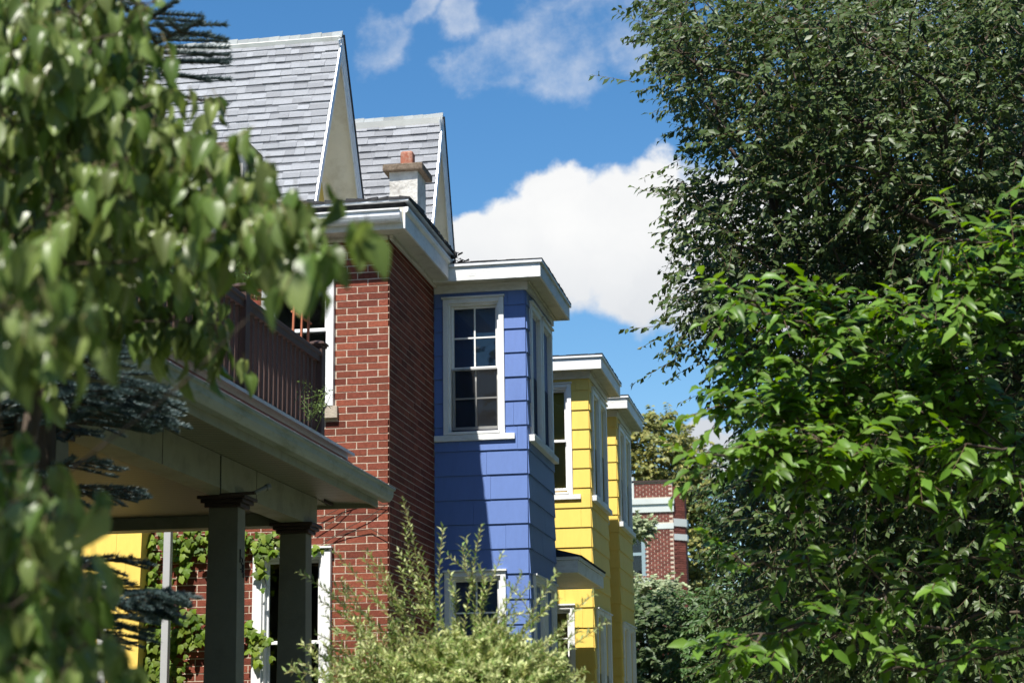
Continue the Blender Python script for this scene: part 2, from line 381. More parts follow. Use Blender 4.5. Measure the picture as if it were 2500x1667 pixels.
def window(parent, axis, plane, u0, u1, z0, z1, casing=.085, muntin=True, blinds=False, sill=None, screen=True, depth=.10, label=None, low=True, open_gap=0.0, simple=False):
    """double-hung window: casing, jambs, two sashes with panes, muntins, sill; a dark room behind"""
    fm = face_frame(axis, plane); w = empty('window', parent=parent)
    if label: w['label'] = label
    def bx(name, ma, a, b, d0, d1, c, d, bev=0.0):
        p0 = fm(a, d0, c); p1 = fm(b, d1, d); return MB().box(p0[0], p1[0], p0[1], p1[1], p0[2], p1[2]).build(name, ma, w, bevel=bev)
    c = casing
    bx('casing', 'window_paint', u0, u0+c, .034, -.06, z0, z1, .004); bx('casing', 'window_paint', u1-c, u1, .034, -.06, z0, z1, .004)
    bx('head_casing', 'window_paint', u0+c+.001, u1-c-.001, .034, -.06, z1-c*.85, z1, .004)
    bx('drip_cap', 'white_paint', u0-.012, u1+.012, .055, -.02, z1+.001, z1+.02)
    bx('bottom_rail', 'window_paint', u0+c+.001, u1-c-.001, .045, -.06, z0, z0+c*.55, .004)
    if sill:
        s0, s1, sz0, sz1 = sill; bx('sill', 'white_paint', s0, s1, .042, -.02, sz0, sz1, .004)
    a, b = u0+c, u1-c; zb, zt = z0+c*.55, z1-c*.85
    # stops (inner frame step)
    for p, q in ((a+.001, a+.020), (b-.020, b-.001)): bx('stop', 'window_paint', p, q, .005, -.09, zb+.001, zt-.001)
    bx('stop', 'window_paint', a+.021, b-.021, .005, -.09, zt-.020, zt-.001)
    a += .021; b -= .021; zt -= .021; mid = (zb+zt)/2
    def sash(n, lo, hi, d, fr):
        s = []
        bx('sash_stile', 'window_paint', a, a+fr, d, d-.035, lo, hi, .003); bx('sash_stile', 'window_paint', b-fr, b, d, d-.035, lo, hi, .003)
        bx('sash_rail', 'window_paint', a+fr+.0005, b-fr-.0005, d, d-.035, lo, lo+fr*1.25, .003); bx('sash_rail', 'window_paint', a+fr+.0005, b-fr-.0005, d, d-.035, hi-fr, hi, .003)
        if muntin:
            mu = (a+b)/2; mz = (lo+hi)/2
            bx('muntin', 'window_paint', mu-.008, mu+.008, d-.006, d-.022, lo+fr*1.25+.0005, hi-fr-.0005); 
            bx('muntin', 'window_paint', a+fr+.0005, mu-.0085, d-.006, d-.022, mz-.008, mz+.008); bx('muntin', 'window_paint', mu+.0085, b-fr-.0005, d-.006, d-.022, mz-.008, mz+.008)
        bx('pane', 'window_glass', a+fr-.004, b-fr+.004, d-.024, d-.027, lo+fr-.004, hi-fr+.004)
        return s
    fr = .026
    sash('upper', mid-.012, zt, -.045, fr)
    g = open_gap; sash('lower', zb+g, mid+.02+g*.25, -.082, fr)
    if screen:
        p = [fm(a+.004, -.012, zb), fm(b-.004, -.012, zb), fm(b-.004, -.012, mid), fm(a+.004, -.012, mid)]; MB().poly(p).build('insect_screen', 'insect_screen', w)
    if blinds:
        z = zt-.03
        bl = MB()
        while z > zb+.03:
            p0 = fm(a+.01, -.128, z); p1 = fm(b-.01, -.15, z+.003); bl.box(p0[0], p1[0], p0[1], p1[1], p0[2], p1[2]+.012); z -= .034
        o = bl.build('blind', 'blind', w)
    # the room behind: five dark faces
    q = MB(); D = -.9
    A, B, C, Dz = a-.03, b+.03, zb-.03, zt+.03
    for pts in ([(A, D, C), (B, D, C), (B, D, Dz), (A, D, Dz)], [(A, -.125, C), (A, D, C), (A, D, Dz), (A, -.125, Dz)], [(B, -.125, C), (B, D, C), (B, D, Dz), (B, -.125, Dz)],
                [(A, -.125, C), (B, -.125, C), (B, D, C), (A, D, C)], [(A, -.125, Dz), (B, -.125, Dz), (B, D, Dz), (A, D, Dz)]): q.poly([fm(*p) for p in pts])
    q.build('room', 'interior', w)
    return w

def wall_core(name, axis, plane, u0, u1, z0, z1, openings, ma, parent, thick=.12):
    """backing wall with real openings"""
    fm = face_frame(axis, plane); us = sorted({u0, u1, *[o[0] for o in openings], *[o[1] for o in openings]}); zs = sorted({z0, z1, *[o[2] for o in openings], *[o[3] for o in openings]})
    b = MB()
    for a, c in zip(us[:-1], us[1:]):
        run = None
        for p, q in zip(zs[:-1], zs[1:]):
            if any(o[0] < (a+c)/2 < o[1] and o[2] < (p+q)/2 < o[3] for o in openings): continue
            p0 = fm(a, 0, p); p1 = fm(c, -thick, q); b.box(p0[0], p1[0], p0[1], p1[1], p0[2], p1[2])
    return b.build(name, ma, parent)

# ------------------------------------------------------------------ the brick house with the blue bay
XB, YB = -4.058, 16.479          # brick corner
XF = -3.083                      # street plane of the three bays
Y2 = 18.433; BAY_D = 1.745; ZT = 6.25; ZS = 6.34
bh = empty('brick_house'); tag(bh, 'dark red brick house with blue shingled bay and steep grey gable', 'house')
low_win = (-5.34, -4.597, 1.75, 3.405); up_win = (-5.30, -4.587, 4.735, 6.27)
wall = wall_core('side_wall', 'y', YB, -6.36, XB, 0, 6.36, [low_win, up_win], 'mortar', bh)
rects = brick_layout(-6.36, XB, 0, 6.36, [low_win, up_win, (-5.36, -4.546, 4.615, 4.736)], 0, XB)
lay_bricks(rects, 'y', YB, wall, 175, key=lambda r: (0 if (r[1] > -4.7 and r[2] > 2.1) else 1, abs(r[0]+4.3)*.5+abs(r[2]-4.6)))
sw = wall_core('street_wall', 'x', XB, YB+.12, 30.5, 0, 6.36, [], 'mortar', bh)
rects = brick_layout(YB, Y2, 0, 6.36, [], 1, YB)
lay_bricks(rects, 'x', XB, sw, 125, key=lambda r: abs(r[2]-5.0))
MB().box(-5.36, -4.546, YB-.05, YB+.1, 4.62, 4.733).build('stone_sill', 'stone_sill', bh, bevel=.004)
MB().box(-5.38, -4.555, YB-.05, YB+.1, 1.62, 1.748).build('stone_sill', 'stone_sill', bh, bevel=.004)
window(bh, 'y', YB-.02, up_win[0], up_win[1], up_win[2], up_win[3], casing=.06, muntin=False, screen=False, label='upper side window beside the brown railing')
window(bh, 'y', YB-.02, low_win[0], low_win[1], low_win[2], low_win[3], casing=.09, muntin=False, screen=False, label='ground floor window behind the porch')
# yellow shingled part at the left, seen through the porch
ys = empty('yellow_side_bay', parent=bh)
MB().box(-9.2, -6.36, YB-.22, YB+1.5, 0, 6.2).build('core', 'yellow_paint', ys)
siding('y', YB-.222, -9.2, -6.36, .3, 6.2, [(-7.55, -6.665, 1.5, 3.13)], 'yellow_paint', ys, seed=5, top=3.60+.2535*10)
wy = window(bh, 'y', YB-.222, -7.55, -6.665, 1.5, 3.13, casing=.08, muntin=False, blinds=True, screen=False, label='window in the yellow shingled wall')
MB().box(-9.2, -6.362, YB+.02, YB+1.4, 0, 6.3).build('wall', 'mortar', bh)

def bay(house, yn, ma, wins_low=True, seed=0, blinds=False, name='bay'):
    """two-storey shingled bay: sides facing camera and street, overhanging flat roof"""
    ye = yn+BAY_D; b = empty(name, parent=house)
    MB().box(XB-.3, XF-.0165, yn+.125, ye, 0, ZT+.1).build('core', ma, b)
    MB().box(XB+.004, XB+.02, yn+.002, yn+.124, 0, ZT+.1).build('core_return', ma, b)
    near = [(-3.955, -3.308, 4.745, 6.188), (-3.953, -3.319, 1.9, 3.335)]
    s0 = yn+.19; s1 = yn+.86; s2 = yn+.93; s3 = yn+1.62
    street = [(s0, s1, 4.735, 6.16), (s2, s3, 4.735, 6.16), (s0, s1, 1.75, 3.30), (s2, s3, 1.75, 3.30)]
    ztop = 4.577+.2535*7
    siding('y', yn, XB+.004, XF, .25, ZT, near, ma, b, top=ztop, seed=seed, joint=.62)
    siding('x', XF, yn+.012, ye, .25, ZT, street, ma, b, top=ztop, seed=seed+50, joint=.62)
    wall_core('sheathing', 'y', yn, XB+.02, XF-.02, .25, ZT+.06, near, ma, b, thick=.12)
    wall_core('sheathing', 'x', XF-.004, yn+.01, ye-.01, .25, ZT+.06, street, ma, b, thick=.10)
    window(house, 'y', yn, *near[0], casing=.055, sill=(XB+.006, -3.205, 4.68, 4.742), blinds=blinds, muntin=not blinds, open_gap=.035, screen=not blinds)
    window(house, 'y', yn, *near[1], casing=.055, sill=(XB+.006, -3.205, 1.835, 1.897), blinds=True, muntin=True)
    for i, o in enumerate(street): window(house, 'x', XF, *o, casing=.07, muntin=False, screen=True, depth=.1)
    for zz in (4.665, 1.68): MB().box(XF-.01, XF+.07, yn+.06, ye-.03, zz, zz+.068).build('street_sill', 'white_paint', b, bevel=.004)
    # frieze, soffit, fascia, roof edge
    ox, oy, oe = .205, .235, .09
    MB().box(XB+.01, XF+.032, yn-.032, yn-.002, ZT+.001, ZS-.001).build('frieze', 'white_paint', b)
    MB().box(XF+.002, XF+.032, yn-.001, ye+.02, ZT+.001, ZS-.001).build('frieze', 'white_paint', b)
    MB().box(XB-.2, XF+ox-.02, yn-oy+.02, ye+oe-.02, ZS, ZS+.02).build('soffit', 'cream_soffit', b)
    MB().box(XF+.034, XF+.062, yn-.06, ye+.03, ZS-.024, ZS-.002).build('bed_mould', 'cream_soffit', b, bevel=.008)
    zf = ZS+.135
    MB().box(XB-.15, XF+ox-.001, yn-oy-.003, yn-oy+.019, ZS-.012, zf).build('fascia', 'white_paint', b, bevel=.003)
    MB().box(XF+ox-.02, XF+ox, yn-oy+.0195, ye+oe, ZS-.012, zf).build('fascia', 'white_paint', b, bevel=.003)
    MB().box(XF+ox-.2, XF+ox-.021, ye+oe-.02, ye+oe, ZS-.012, zf).build('fascia', 'white_paint', b)
    MB().box(XB-.12, XF+ox+.02, yn-oy-.025, ye+oe+.02, zf+.001, zf+.034).build('drip_edge', 'aluminium_trim', b, bevel=.004)
    # uneven tar roof edge
    r = random.Random(seed+3); v = MB(); n = 14
    x0, x1 = XB-.12, XF+ox+.024
    for k in range(n):
        a = x0+(x1-x0)*k/n; c = x0+(x1-x0)*(k+1)/n; h0 = zf+.042+r.uniform(0, .008)
        v.box(a, c-.001, yn-oy-.029, yn-oy+.3, zf+.0345, h0)
    n = 20
    for k in range(n):
        a = yn-oy+.3+(BAY_D+oe+oy-.3)*k/n; c = yn-oy+.3+(BAY_D+oe+oy-.3)*(k+1)/n; v.box(XB-.12, x1+r.uniform(-.004, .004), a, c-.001, zf+.0345, zf+.042+r.uniform(0, .008))
    v.build('roofing', 'tar_roof', b)
    return b
bb = bay(bh, Y2, 'blue_paint', seed=1, name='blue_bay')
# slanted junction cap between brick eave and bay roof
# eave of the brick part
ex, ey = XB+.215, YB-.25
zs = 6.362
MB().box(-10, ex-.02, ey+.02, 30, zs, zs+.02).build('soffit', 'cream_soffit', bh)
MB().box(-9, XB-.004, YB-.04, YB-.009, zs-.045, zs-.001).build('frieze', 'cream_soffit', bh, bevel=.008)
MB().box(XB+.009, XB+.045, YB-.04, Y2-.03, zs-.05, zs-.001).build('frieze', 'cream_soffit', bh, bevel=.008)
MB().box(-10, ex-.0205, ey, ey+.0195, zs-.01, zs+.20).build('fascia', 'cream_soffit', bh, bevel=.003)
MB().box(ex-.02, ex, ey-.002, Y2-.24, zs-.01, zs+.20).build('fascia', 'white_paint', bh, bevel=.003)
MB().sweep([(0, 0), (.022, .012), (.03, .03), (.03, .06), (0, .06)], (ex, ey-.004, zs+.141), (ex, Y2-.2, zs+.141), (1, 0, 0), (0, 0, 1)).build('crown_mould', 'white_paint', bh)
gp = [(0, .0), (-.055, .004), (-.072, .022), (-.086, .05), (-.088, .09), (-.104, .10), (-.104, .114), (-.082, .114), (-.082, .098), (-.012, .094), (-.012, .114), (0, .114)]
MB().sweep([(-a, b) for a, b in gp], (-10, ey, zs+.052), (ex-.035, ey, zs+.052), (0, -1, 0), (0, 0, 1)).build('gutter', 'aluminium_trim', bh)
MB().box(-10, ex-.01, ey+.03, 30, zs+.201, zs+.255).build('roof_deck', 'tar_roof', bh)
MB().box(-10, ex+.034, ey-.02, ey+.2, zs+.256, zs+.272).build('drip_edge', 'aluminium_trim', bh)
MB().box(ex-.2, ex+.034, ey+.2005, Y2-.05, zs+.256, zs+.272).build('drip_edge', 'aluminium_trim', bh)
v = MB(); r = random.Random(4); n = 60
for k in range(n):
    a = -10+(ex+.05+10)*k/n; c = -10+(ex+.05+10)*(k+1)/n; sag = .012*math.sin(k*1.7)
    v.hexa([(a, ey-.03+r.uniform(-.008, .008), zs+.273), (c-.003, ey-.03+r.uniform(-.008, .008), zs+.273), (c, ey+.6, zs+.273), (a, ey+.6, zs+.273),
            (a, ey-.024, zs+.292+r.uniform(0, .022)), (c-.003, ey-.024, zs+.292+r.uniform(0, .022)), (c, ey+.6, zs+.33), (a, ey+.6, zs+.33)])
n = 24
for k in range(n):
    a = ey+.6+(Y2-.05-ey-.6)*k/n; c = ey+.6+(Y2-.05-ey-.6)*(k+1)/n
    v.box(-10, ex+.045+r.uniform(-.008, .008), a, c-.002, zs+.273, zs+.30+r.uniform(0, .02))
v.build('roofing', 'tar_roof', bh)
MB().box(-10, ex-.3, ey+.65, 30, zs+.335, zs+.345).build('flat_roof', 'bounce_roof', bh)  # unseen pale surface, added to bounce light onto the gable soffit
MB().box(-10, XB-.3, Y2+.3, 30, zs+.256, zs+.33).build('roof_base', 'tar_roof', bh)
# crumpled flashing where the eave meets the bay roof
fl = MB(); r = random.Random(9); base = np.array([ex+.03, Y2-.18, zs+.22])
for k in range(16):
    p = base+np.array([r.uniform(-.05, .30)*abs(r.random()), r.uniform(-.1, .12), r.uniform(-.05, .08)]); q = [p+np.array([r.uniform(-.07, .07), r.uniform(-.05, .05), r.uniform(-.03, .03)]) for _ in range(3)]
    fl.poly([p, q[0], q[1]]); fl.poly([p, q[1], q[2]])
fl.build('flashing', 'tar_roof', bh)

# ------------------------------------------------------------------ steep gable roofs
def unit_shingle(i, ma):
    r = random.Random(i+20); th = .010 if i % 3 else .017; j = lambda: r.uniform(-.03, .03)
    # x along the course, y down the slope, z out; the lower edge is thick; some tabs carry a darker printed band on top
    band = i % 5 < 2; m_ = .30; b = MB(); a0, a1 = .005, .995; e0, e1 = 1.01+j(), 1.01+j()
    tz = lambda y: .002+(th+.004)*y
    b.poly([(a0, 0, tz(0)), (a1, 0, tz(0)), (a1, m_, tz(m_)), (a0, m_, tz(m_))]); b.poly([(a0, m_, tz(m_)), (a1, m_, tz(m_)), (a1, e1, tz(1)), (a0, e0, tz(1))])
    b.poly([(a0, e0, tz(1)), (a1, e1, tz(1)), (a1, e1, 0), (a0, e0, 0)])
    b.poly([(a0, 0, tz(0)), (a0, e0, tz(1)), (a0, e0, 0), (a0, 0, -.001)]); b.poly([(a1, 0, tz(0)), (a1, 0, -.001), (a1, e1, 0), (a1, e1, tz(1))])
    me = b.mesh('shingle', ma); me.materials.append(MATS['shingle_band'])
    if band: me.polygons[0].material_index = 1
    return me
SHM = [unit_shingle(i, 'roof_shingle') for i in range(10)]
RCM = [unit_shingle(i, 'ridge_shingle') for i in range(4)]
def gable(house, X, ya, za, sn, sf, x_back, zlow, overhang, wall_ma, seed, n_single, sag=.0):
    g = empty('gable_roof', parent=house); tn, tf = math.tan(R(sn)), math.tan(R(sf))
    yn = ya-(za-zlow)/tn; yf = ya+(za-zlow)/tf
    # decks
    t = .10
    near_n = np.array([0, -math.sin(R(sn)), math.cos(R(sn))]); far_n = np.array([0, math.sin(R(sf)), math.cos(R(sf))])
    A = np.array([0, ya, za]); Nn = np.array([0, yn, zlow]); Fn = np.array([0, yf, zlow]); ex_ = np.array([1., 0, 0])
    def slab(p, q, nrm, x0, x1, t0, t1):
        return MB().hexa([p+ex_*x0-nrm*t1, p+ex_*x1-nrm*t1, q+ex_*x1-nrm*t1, q+ex_*x0-nrm*t1, p+ex_*x0-nrm*t0, p+ex_*x1-nrm*t0, q+ex_*x1-nrm*t0, q+ex_*x0-nrm*t0])
    slab(Nn, A, near_n, x_back, X-.012, .004, .06).build('roof_deck', 'gable_soffit', g)
    A2 = A-np.array([0, 0, .02])
    slab(A2, Fn, far_n, x_back, X-.012, .0, t).build('roof_deck', 'gable_soffit', g)
    slab(A2+np.array([0, .03, .03]), Fn, far_n, x_back, X-.01, -.028, -.001).build('far_slope_shingles', 'roof_shingle', g)
    # rake trims: drip edge and ribbed barge boards on both slopes
    slab(Nn, A, near_n, X-.0115, X+.012, -.004, .052).build('rake_edge', 'grey_metal', g)
    slab(Nn, A-np.array([0, 0, .08]), near_n, X-.0115, X+.006, .0525, .085).build('barge_board', 'aluminium_trim', g)
    for k in range(3): slab(A2-np.array([0, 0, .04]), Fn, far_n, X-.0115, X+.004+.007*(2-k), .004+.062*k, .004+.062*(k+1)-.006).build('barge_board', 'aluminium_trim', g)
    slab(A2, Fn, far_n, X-.0115, X+.03, -.03, .0035).build('rake_edge', 'tar_roof', g)
    # soffit of the overhang and the recessed gable wall
    wx = X-overhang
    MB().poly([(wx, yn+.05, zlow), (wx, yf-.12, zlow), (wx, ya, za-.15)]).build('gable_wall', wall_ma, g)
    # shingles on the near slope
    sl = (za-zlow)/math.sin(R(sn)); E_ = .126; r = random.Random(seed); down = np.array([0, -math.cos(R(sn)), -math.sin(R(sn))])
    P = []
    nrow = int(sl/E_)
    for k in range(1, nrow+1):
        x = X-r.uniform(.0, .02)
        wob = .004*math.sin(k*2.1)
        while x > x_back+.1:
            w = r.choice([.09, .12, .15, .18, .2, .24])*r.uniform(.9, 1.1); P.append((x-w, w, k, wob+r.uniform(-.003, .003))); x -= w
    P.sort(key=lambda p: -(p[0]) + p[2]*.04)
    rot = (R(sn)-math.pi, 0, 0)
    # local axes: x -> +x, y -> down the slope, z -> outward normal
    M = Matrix(((1, 0, 0), (0, down[1], near_n[1]), (0, down[2], near_n[2])))
    # right-handed check: x cross y must equal z, otherwise mirror x
    def place(me, name, x0, w, s0, e, z=0.0):
        o = bpy.data.objects.new(name, me); COL.objects.link(o); o.parent = g
        p = A+down*s0+near_n*z
        mw = Matrix.Identity(4); sx = -w
        cols = (Vector((-1, 0, 0))*w, Vector(down)*e, Vector(near_n))
        for c in range(3):
            for rr in range(3): mw[rr][c] = cols[c][rr]
        mw[0][3] = x0+w; mw[1][3] = p[1]; mw[2][3] = p[2]; o.matrix_basis = mw; return o
    joined = MB()
    for i, (x0, w, k, wob) in enumerate(P):
        s0 = (k-1)*E_+.06+wob
        dip = -sag*math.sin(math.pi*min(1, max(0, (X-x0)/(X-x_back)))) if sag else 0
        if i < n_single: place(r.choice(SHM), 'shingle', x0, w, s0, E_)
        else:
            th = r.choice([.012, .02]); a = A+down*s0; b = A+down*(s0+E_)
            joined.hexa([a+ex_*(x0+.001), a+ex_*(x0+w-.001), b+ex_*(x0+w-.001)+near_n*th, b+ex_*(x0+.001)+near_n*th,
                         a+ex_*(x0+.001)+near_n*.002, a+ex_*(x0+w-.001)+near_n*.002, b+ex_*(x0+w-.001)+near_n*(th+.006), b+ex_*(x0+.001)+near_n*(th+.006)])
    if joined.v: joined.build('shingles', 'roof_shingle', g)['kind'] = 'stuff'
    # ridge caps, bent over the ridge
    x = X+.01; i = 0
    while x > x_back:
        w = .142; lift = .006+.01*(i % 2 == 0)*r.random(); d = .135+r.uniform(-.006, .006)
        a = A+np.array([0, 0, .022+lift]); nb = a+down*d+near_n*.012; fd = np.array([0, math.cos(R(sf)), -math.sin(R(sf))]); fb = a+fd*d
        v = MB(); e0 = ex_*(x-w+.001); e1 = ex_*x; dn = np.array([0, 0, -.012])
        v.poly([nb+e0, nb+e1+near_n*.006, a+e1+np.array([0, 0, .006]), a+e0]); v.poly([a+e0, a+e1+np.array([0, 0, .006]), fb+e1, fb+e0])
        v.poly([nb+e1+near_n*.006, nb+e1-near_n*.012, a+e1+dn, a+e1+np.array([0, 0, .006])]); v.poly([nb+e0, nb+e0-near_n*.012, nb+e1-near_n*.012, nb+e1+near_n*.006])
        v.build('ridge_cap', 'ridge_shingle', g); x -= w; i += 1
    return g
gable(bh, -6.0, 21.79, 10.651, 65.9, 61.7, -10.5, 6.62, .485, 'yellow_paint', 11, 300)

def chimney(house, x0, x1, y0, y1, z0, zc, cap, ov=.075, pot=True):
    c = empty('chimney', parent=house); r = random.Random(int(x0*100))
    # stack with slightly irregular render
    v = MB(); nz = 8
    ring = lambda z, j: [(x0+r.uniform(-j, j), y0+r.uniform(-j, j), z), (x1+r.uniform(-j, j), y0+r.uniform(-j, j), z), (x1+r.uniform(-j, j), y1, z), (x0, y1, z)]
    rs = [ring(z0+(zc-z0)*k/nz, .006) for k in range(nz+1)]
    for a, b in zip(rs[:-1], rs[1:]):
        for k in range(4): v.poly([a[k], a[(k+1) % 4], b[(k+1) % 4], b[k]])
    v.build('stack', 'stucco', c)
    MB().box(x0-ov, x1+ov, y0-ov, y1+ov, zc, zc+cap).build('cap', 'old_concrete', c, bevel=.014)
    MB().hexa([(x0-.02, y0-.02, zc+cap), (x1+.02, y0-.02, zc+cap), (x1+.02, y1+.02, zc+cap), (x0-.02, y1+.02, zc+cap), (x0+.08, y0+.08, zc+cap+.04), (x1-.08, y0+.08, zc+cap+.04), (x1-.08, y1-.08, zc+cap+.04), (x0+.08, y1-.08, zc+cap+.04)]).build('mortar_wash', 'stucco', c)
    if pot:
        cx, cy, w = (x0+x1)/2-.0, (y0+y1)/2, .082
        o = MB().box(cx-w, cx+w, cy-w, cy+w, zc+cap+.03, zc+cap+.235).build('flue_pot', 'clay_pot', c, bevel=.03)
    return c
chimney(bh, -6.76, -6.342, 18.9, 19.32, 6.6, 8.13, .12, pot=False)

# ------------------------------------------------------------------ yellow houses
yh = empty('yellow_house'); tag(yh, 'yellow shingled house with canopy, right behind the blue bay', 'house')
Y3, Y4 = 23.30, 26.22
bay(yh, Y3, 'yellow_paint', seed=21, blinds=True, name='yellow_bay')
gable(yh, -5.15, 24.0, 10.235, 69.2, 70.2, -8.6, 6.62, .5, 'yellow_paint', 31, 280)
chimney(yh, -5.318, -4.955, 21.6, 22.05, 6.6, 8.665, .09)
# entrance canopy
cn = empty('entrance_canopy', parent=yh); cx0, cx1, cy0, cy1, cz = XB+.01, -2.87, 20.48, 22.73, 3.50
MB().box(cx0, cx1-.02, cy0+.02, cy1-.02, cz+.01, cz+.03).build('canopy_ceiling', 'cream_soffit', cn)
for i in range(9): MB().box(cx0, cx1-.021, cy0+.022+i*.243, cy0+.022+i*.243+.235, cz+.0, cz+.0095).build('ceiling_board', 'cream_soffit', cn)
MB().box(cx0, cx1, cy0, cy0+.0195, cz-.01, cz+.13).build('fascia', 'white_paint', cn, bevel=.003); MB().box(cx1-.02, cx1, cy0+.02, cy1, cz-.01, cz+.13).build('fascia', 'white_paint', cn, bevel=.003)
MB().box(cx0, cx1-.0205, cy1-.02, cy1, cz-.01, cz+.13).build('fascia', 'white_paint', cn, bevel=.003)
MB().box(cx0, cx1+.02, cy0-.02, cy0+.001, cz+.131, cz+.17).build('moulding', 'white_paint', cn, bevel=.006); MB().box(cx1-.001, cx1+.02, cy0+.0015, cy1+.02, cz+.131, cz+.17).build('moulding', 'white_paint', cn, bevel=.006)
zz = cz+.171
MB().hexa([(cx0, cy0-.03, zz), (cx1+.03, cy0-.03, zz), (cx1+.03, cy1+.03, zz), (cx0, cy1+.03, zz), (cx0, cy0+.2, zz+.33), (cx0+.2, cy0+.35, zz+.33), (cx0+.2, cy1-.35, zz+.33), (cx0, cy1-.2, zz+.33)]).build('canopy_roof', 'tar_roof', cn)
for k in range(7):
    a = cy0+.05+k*.31; MB().hexa([(cx1-.34, a, zz+.10), (cx1+.036, a, zz+.002), (cx1+.036, a+.3, zz+.002), (cx1-.34, a+.3, zz+.10), (cx1-.34, a, zz+.112), (cx1+.036, a, zz+.014), (cx1+.036, a+.3, zz+.014), (cx1-.34, a+.3, zz+.112)]).build('shingle', 'tar_roof', cn)
y2h = empty('yellow_house'); tag(y2h, 'farther yellow bay house, partly hidden behind the nearer yellow bay', 'house')
bay(y2h, Y4, 'yellow_paint', seed=41, blinds=True, name='yellow_bay')
MB().box(XB-5, XB-.14, 28.1, 36, 0, 6.6).build('rear_block', 'far_brick', y2h)

# ------------------------------------------------------------------ porch house, number 134
ph = empty('porch_house'); tag(ph, 'shaded cream porch with brown balcony railing, numbered 134', 'house')
XP = -4.288; PZ0, PZ1 = 3.415, 3.655; PY0, PY1 = 7.0, 14.9; XE = -3.84; XW = -6.75
MB().box(XP-.20, XP, PY0, PY1, PZ0, PZ1-.001).build('front_beam', 'porch_paint', ph, bevel=.004)
for yj in (11.27, 13.25): MB().box(XP, XP+.0025, yj-.003, yj+.003, PZ0, PZ1-.002).build('beam_joint', 'capital_brown', ph)
MB().box(XW, XP-.201, PY1-.20, PY1, PZ0, PZ1-.001).build('end_beam', 'porch_paint', ph, bevel=.004)
MB().box(XW, XP-.201, PY0+.2, PY1-.201, PZ0+.10, PZ0+.12).build('porch_ceiling_darkened', 'porch_ceiling_darkened', ph)
MB().box(XP-.235, XP-.202, PY0+.2, PY1-.202, PZ0+.055, PZ0+.099).build('ceiling_moulding', 'porch_paint', ph, bevel=.006)
zf0 = 3.60
EY = PY1+.31
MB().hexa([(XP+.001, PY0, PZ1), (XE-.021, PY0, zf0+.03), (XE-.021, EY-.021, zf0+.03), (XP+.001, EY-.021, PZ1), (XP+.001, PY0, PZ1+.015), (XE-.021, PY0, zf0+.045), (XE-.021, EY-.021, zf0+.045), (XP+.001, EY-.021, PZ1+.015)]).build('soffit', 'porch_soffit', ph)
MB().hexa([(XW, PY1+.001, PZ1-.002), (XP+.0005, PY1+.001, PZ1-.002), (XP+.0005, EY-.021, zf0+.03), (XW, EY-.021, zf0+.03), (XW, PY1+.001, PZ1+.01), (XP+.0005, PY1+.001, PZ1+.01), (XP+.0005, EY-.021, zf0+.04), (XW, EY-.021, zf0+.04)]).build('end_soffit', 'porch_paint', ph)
for k in range(11):
    xx = XP+.06-k*.24; MB().box(xx-.004, xx+.004, PY1+.003, EY-.03, zf0+.022, zf0+.05).build('soffit_joint', 'capital_brown', ph)
MB().box(XE-.02, XE, PY0, EY, zf0, zf0+.135).build('fascia', 'porch_paint', ph, bevel=.003)
MB().box(XW, XE-.0205, EY-.02, EY, zf0, zf0+.135).build('fascia', 'porch_paint', ph, bevel=.003)
gz = zf0+.062
MB().sweep([(-a*1.1, b) for a, b in gp], (XE, PY0, gz), (XE, EY+.16, gz), (1, 0, 0), (0, 0, 1)).build('gutter', 'mossy_gutter', ph)
for k in range(12):
    yy = 8+k*.62; MB().box(XE+.1, XE+.121, yy, yy+.025, gz+.1145, gz+.121).build('gutter_strap', 'grey_metal', ph)
MB().box(XE+.098, XE+.118, PY0, EY+.16, gz+.1142, gz+.1192).build('gutter_lip', 'grey_metal', ph)
# low porch roof of red shingles, rising to the balcony deck
RZ0, RX1, RZ1 = gz+.11, -4.10, 4.03
cs = 5
for k in range(cs):
    t0, t1 = k/cs, (k+1)/cs; xa, xb = XE+.03+(RX1-XE-.03)*t0, XE+.03+(RX1-XE-.03)*t1; za, zb = RZ0+(RZ1-RZ0)*t0, RZ0+(RZ1-RZ0)*t1
    y = PY0
    while y < EY:
        w = min(random.uniform(.24, .33), EY+.02-t1*.3-y)
        if w < .03: break
        MB().hexa([(xb, y, zb-.02), (xa, y, za-.02), (xa, y+w-.003, za-.02), (xb, y+w-.003, zb-.02), (xb, y, zb+.002), (xa, y, za+.008), (xa, y+w-.003, za+.008), (xb, y+w-.003, zb+.002)]).build('roof_shingle', 'red_shingle', ph); y += w
MB().hexa([(XW, PY0, PZ1+.02), (XE, PY0, PZ1+.09), (XE, EY, PZ1+.09), (XW, EY, PZ1+.02), (XW, PY0, 3.98), (RX1+.02, PY0, 3.98), (RX1+.02, EY-.25, 3.98), (XW, EY-.25, 3.98)]).build('roof_deck', 'tar_roof', ph)
MB().box(XW, RX1+.05, PY0, EY-.22, 3.985, 4.035).build('balcony_deck', 'grey_metal', ph)
MB().box(RX1+.03, RX1+.10, PY0, EY-.18, 4.02, 4.045).build('deck_flashing', 'grey_metal', ph)
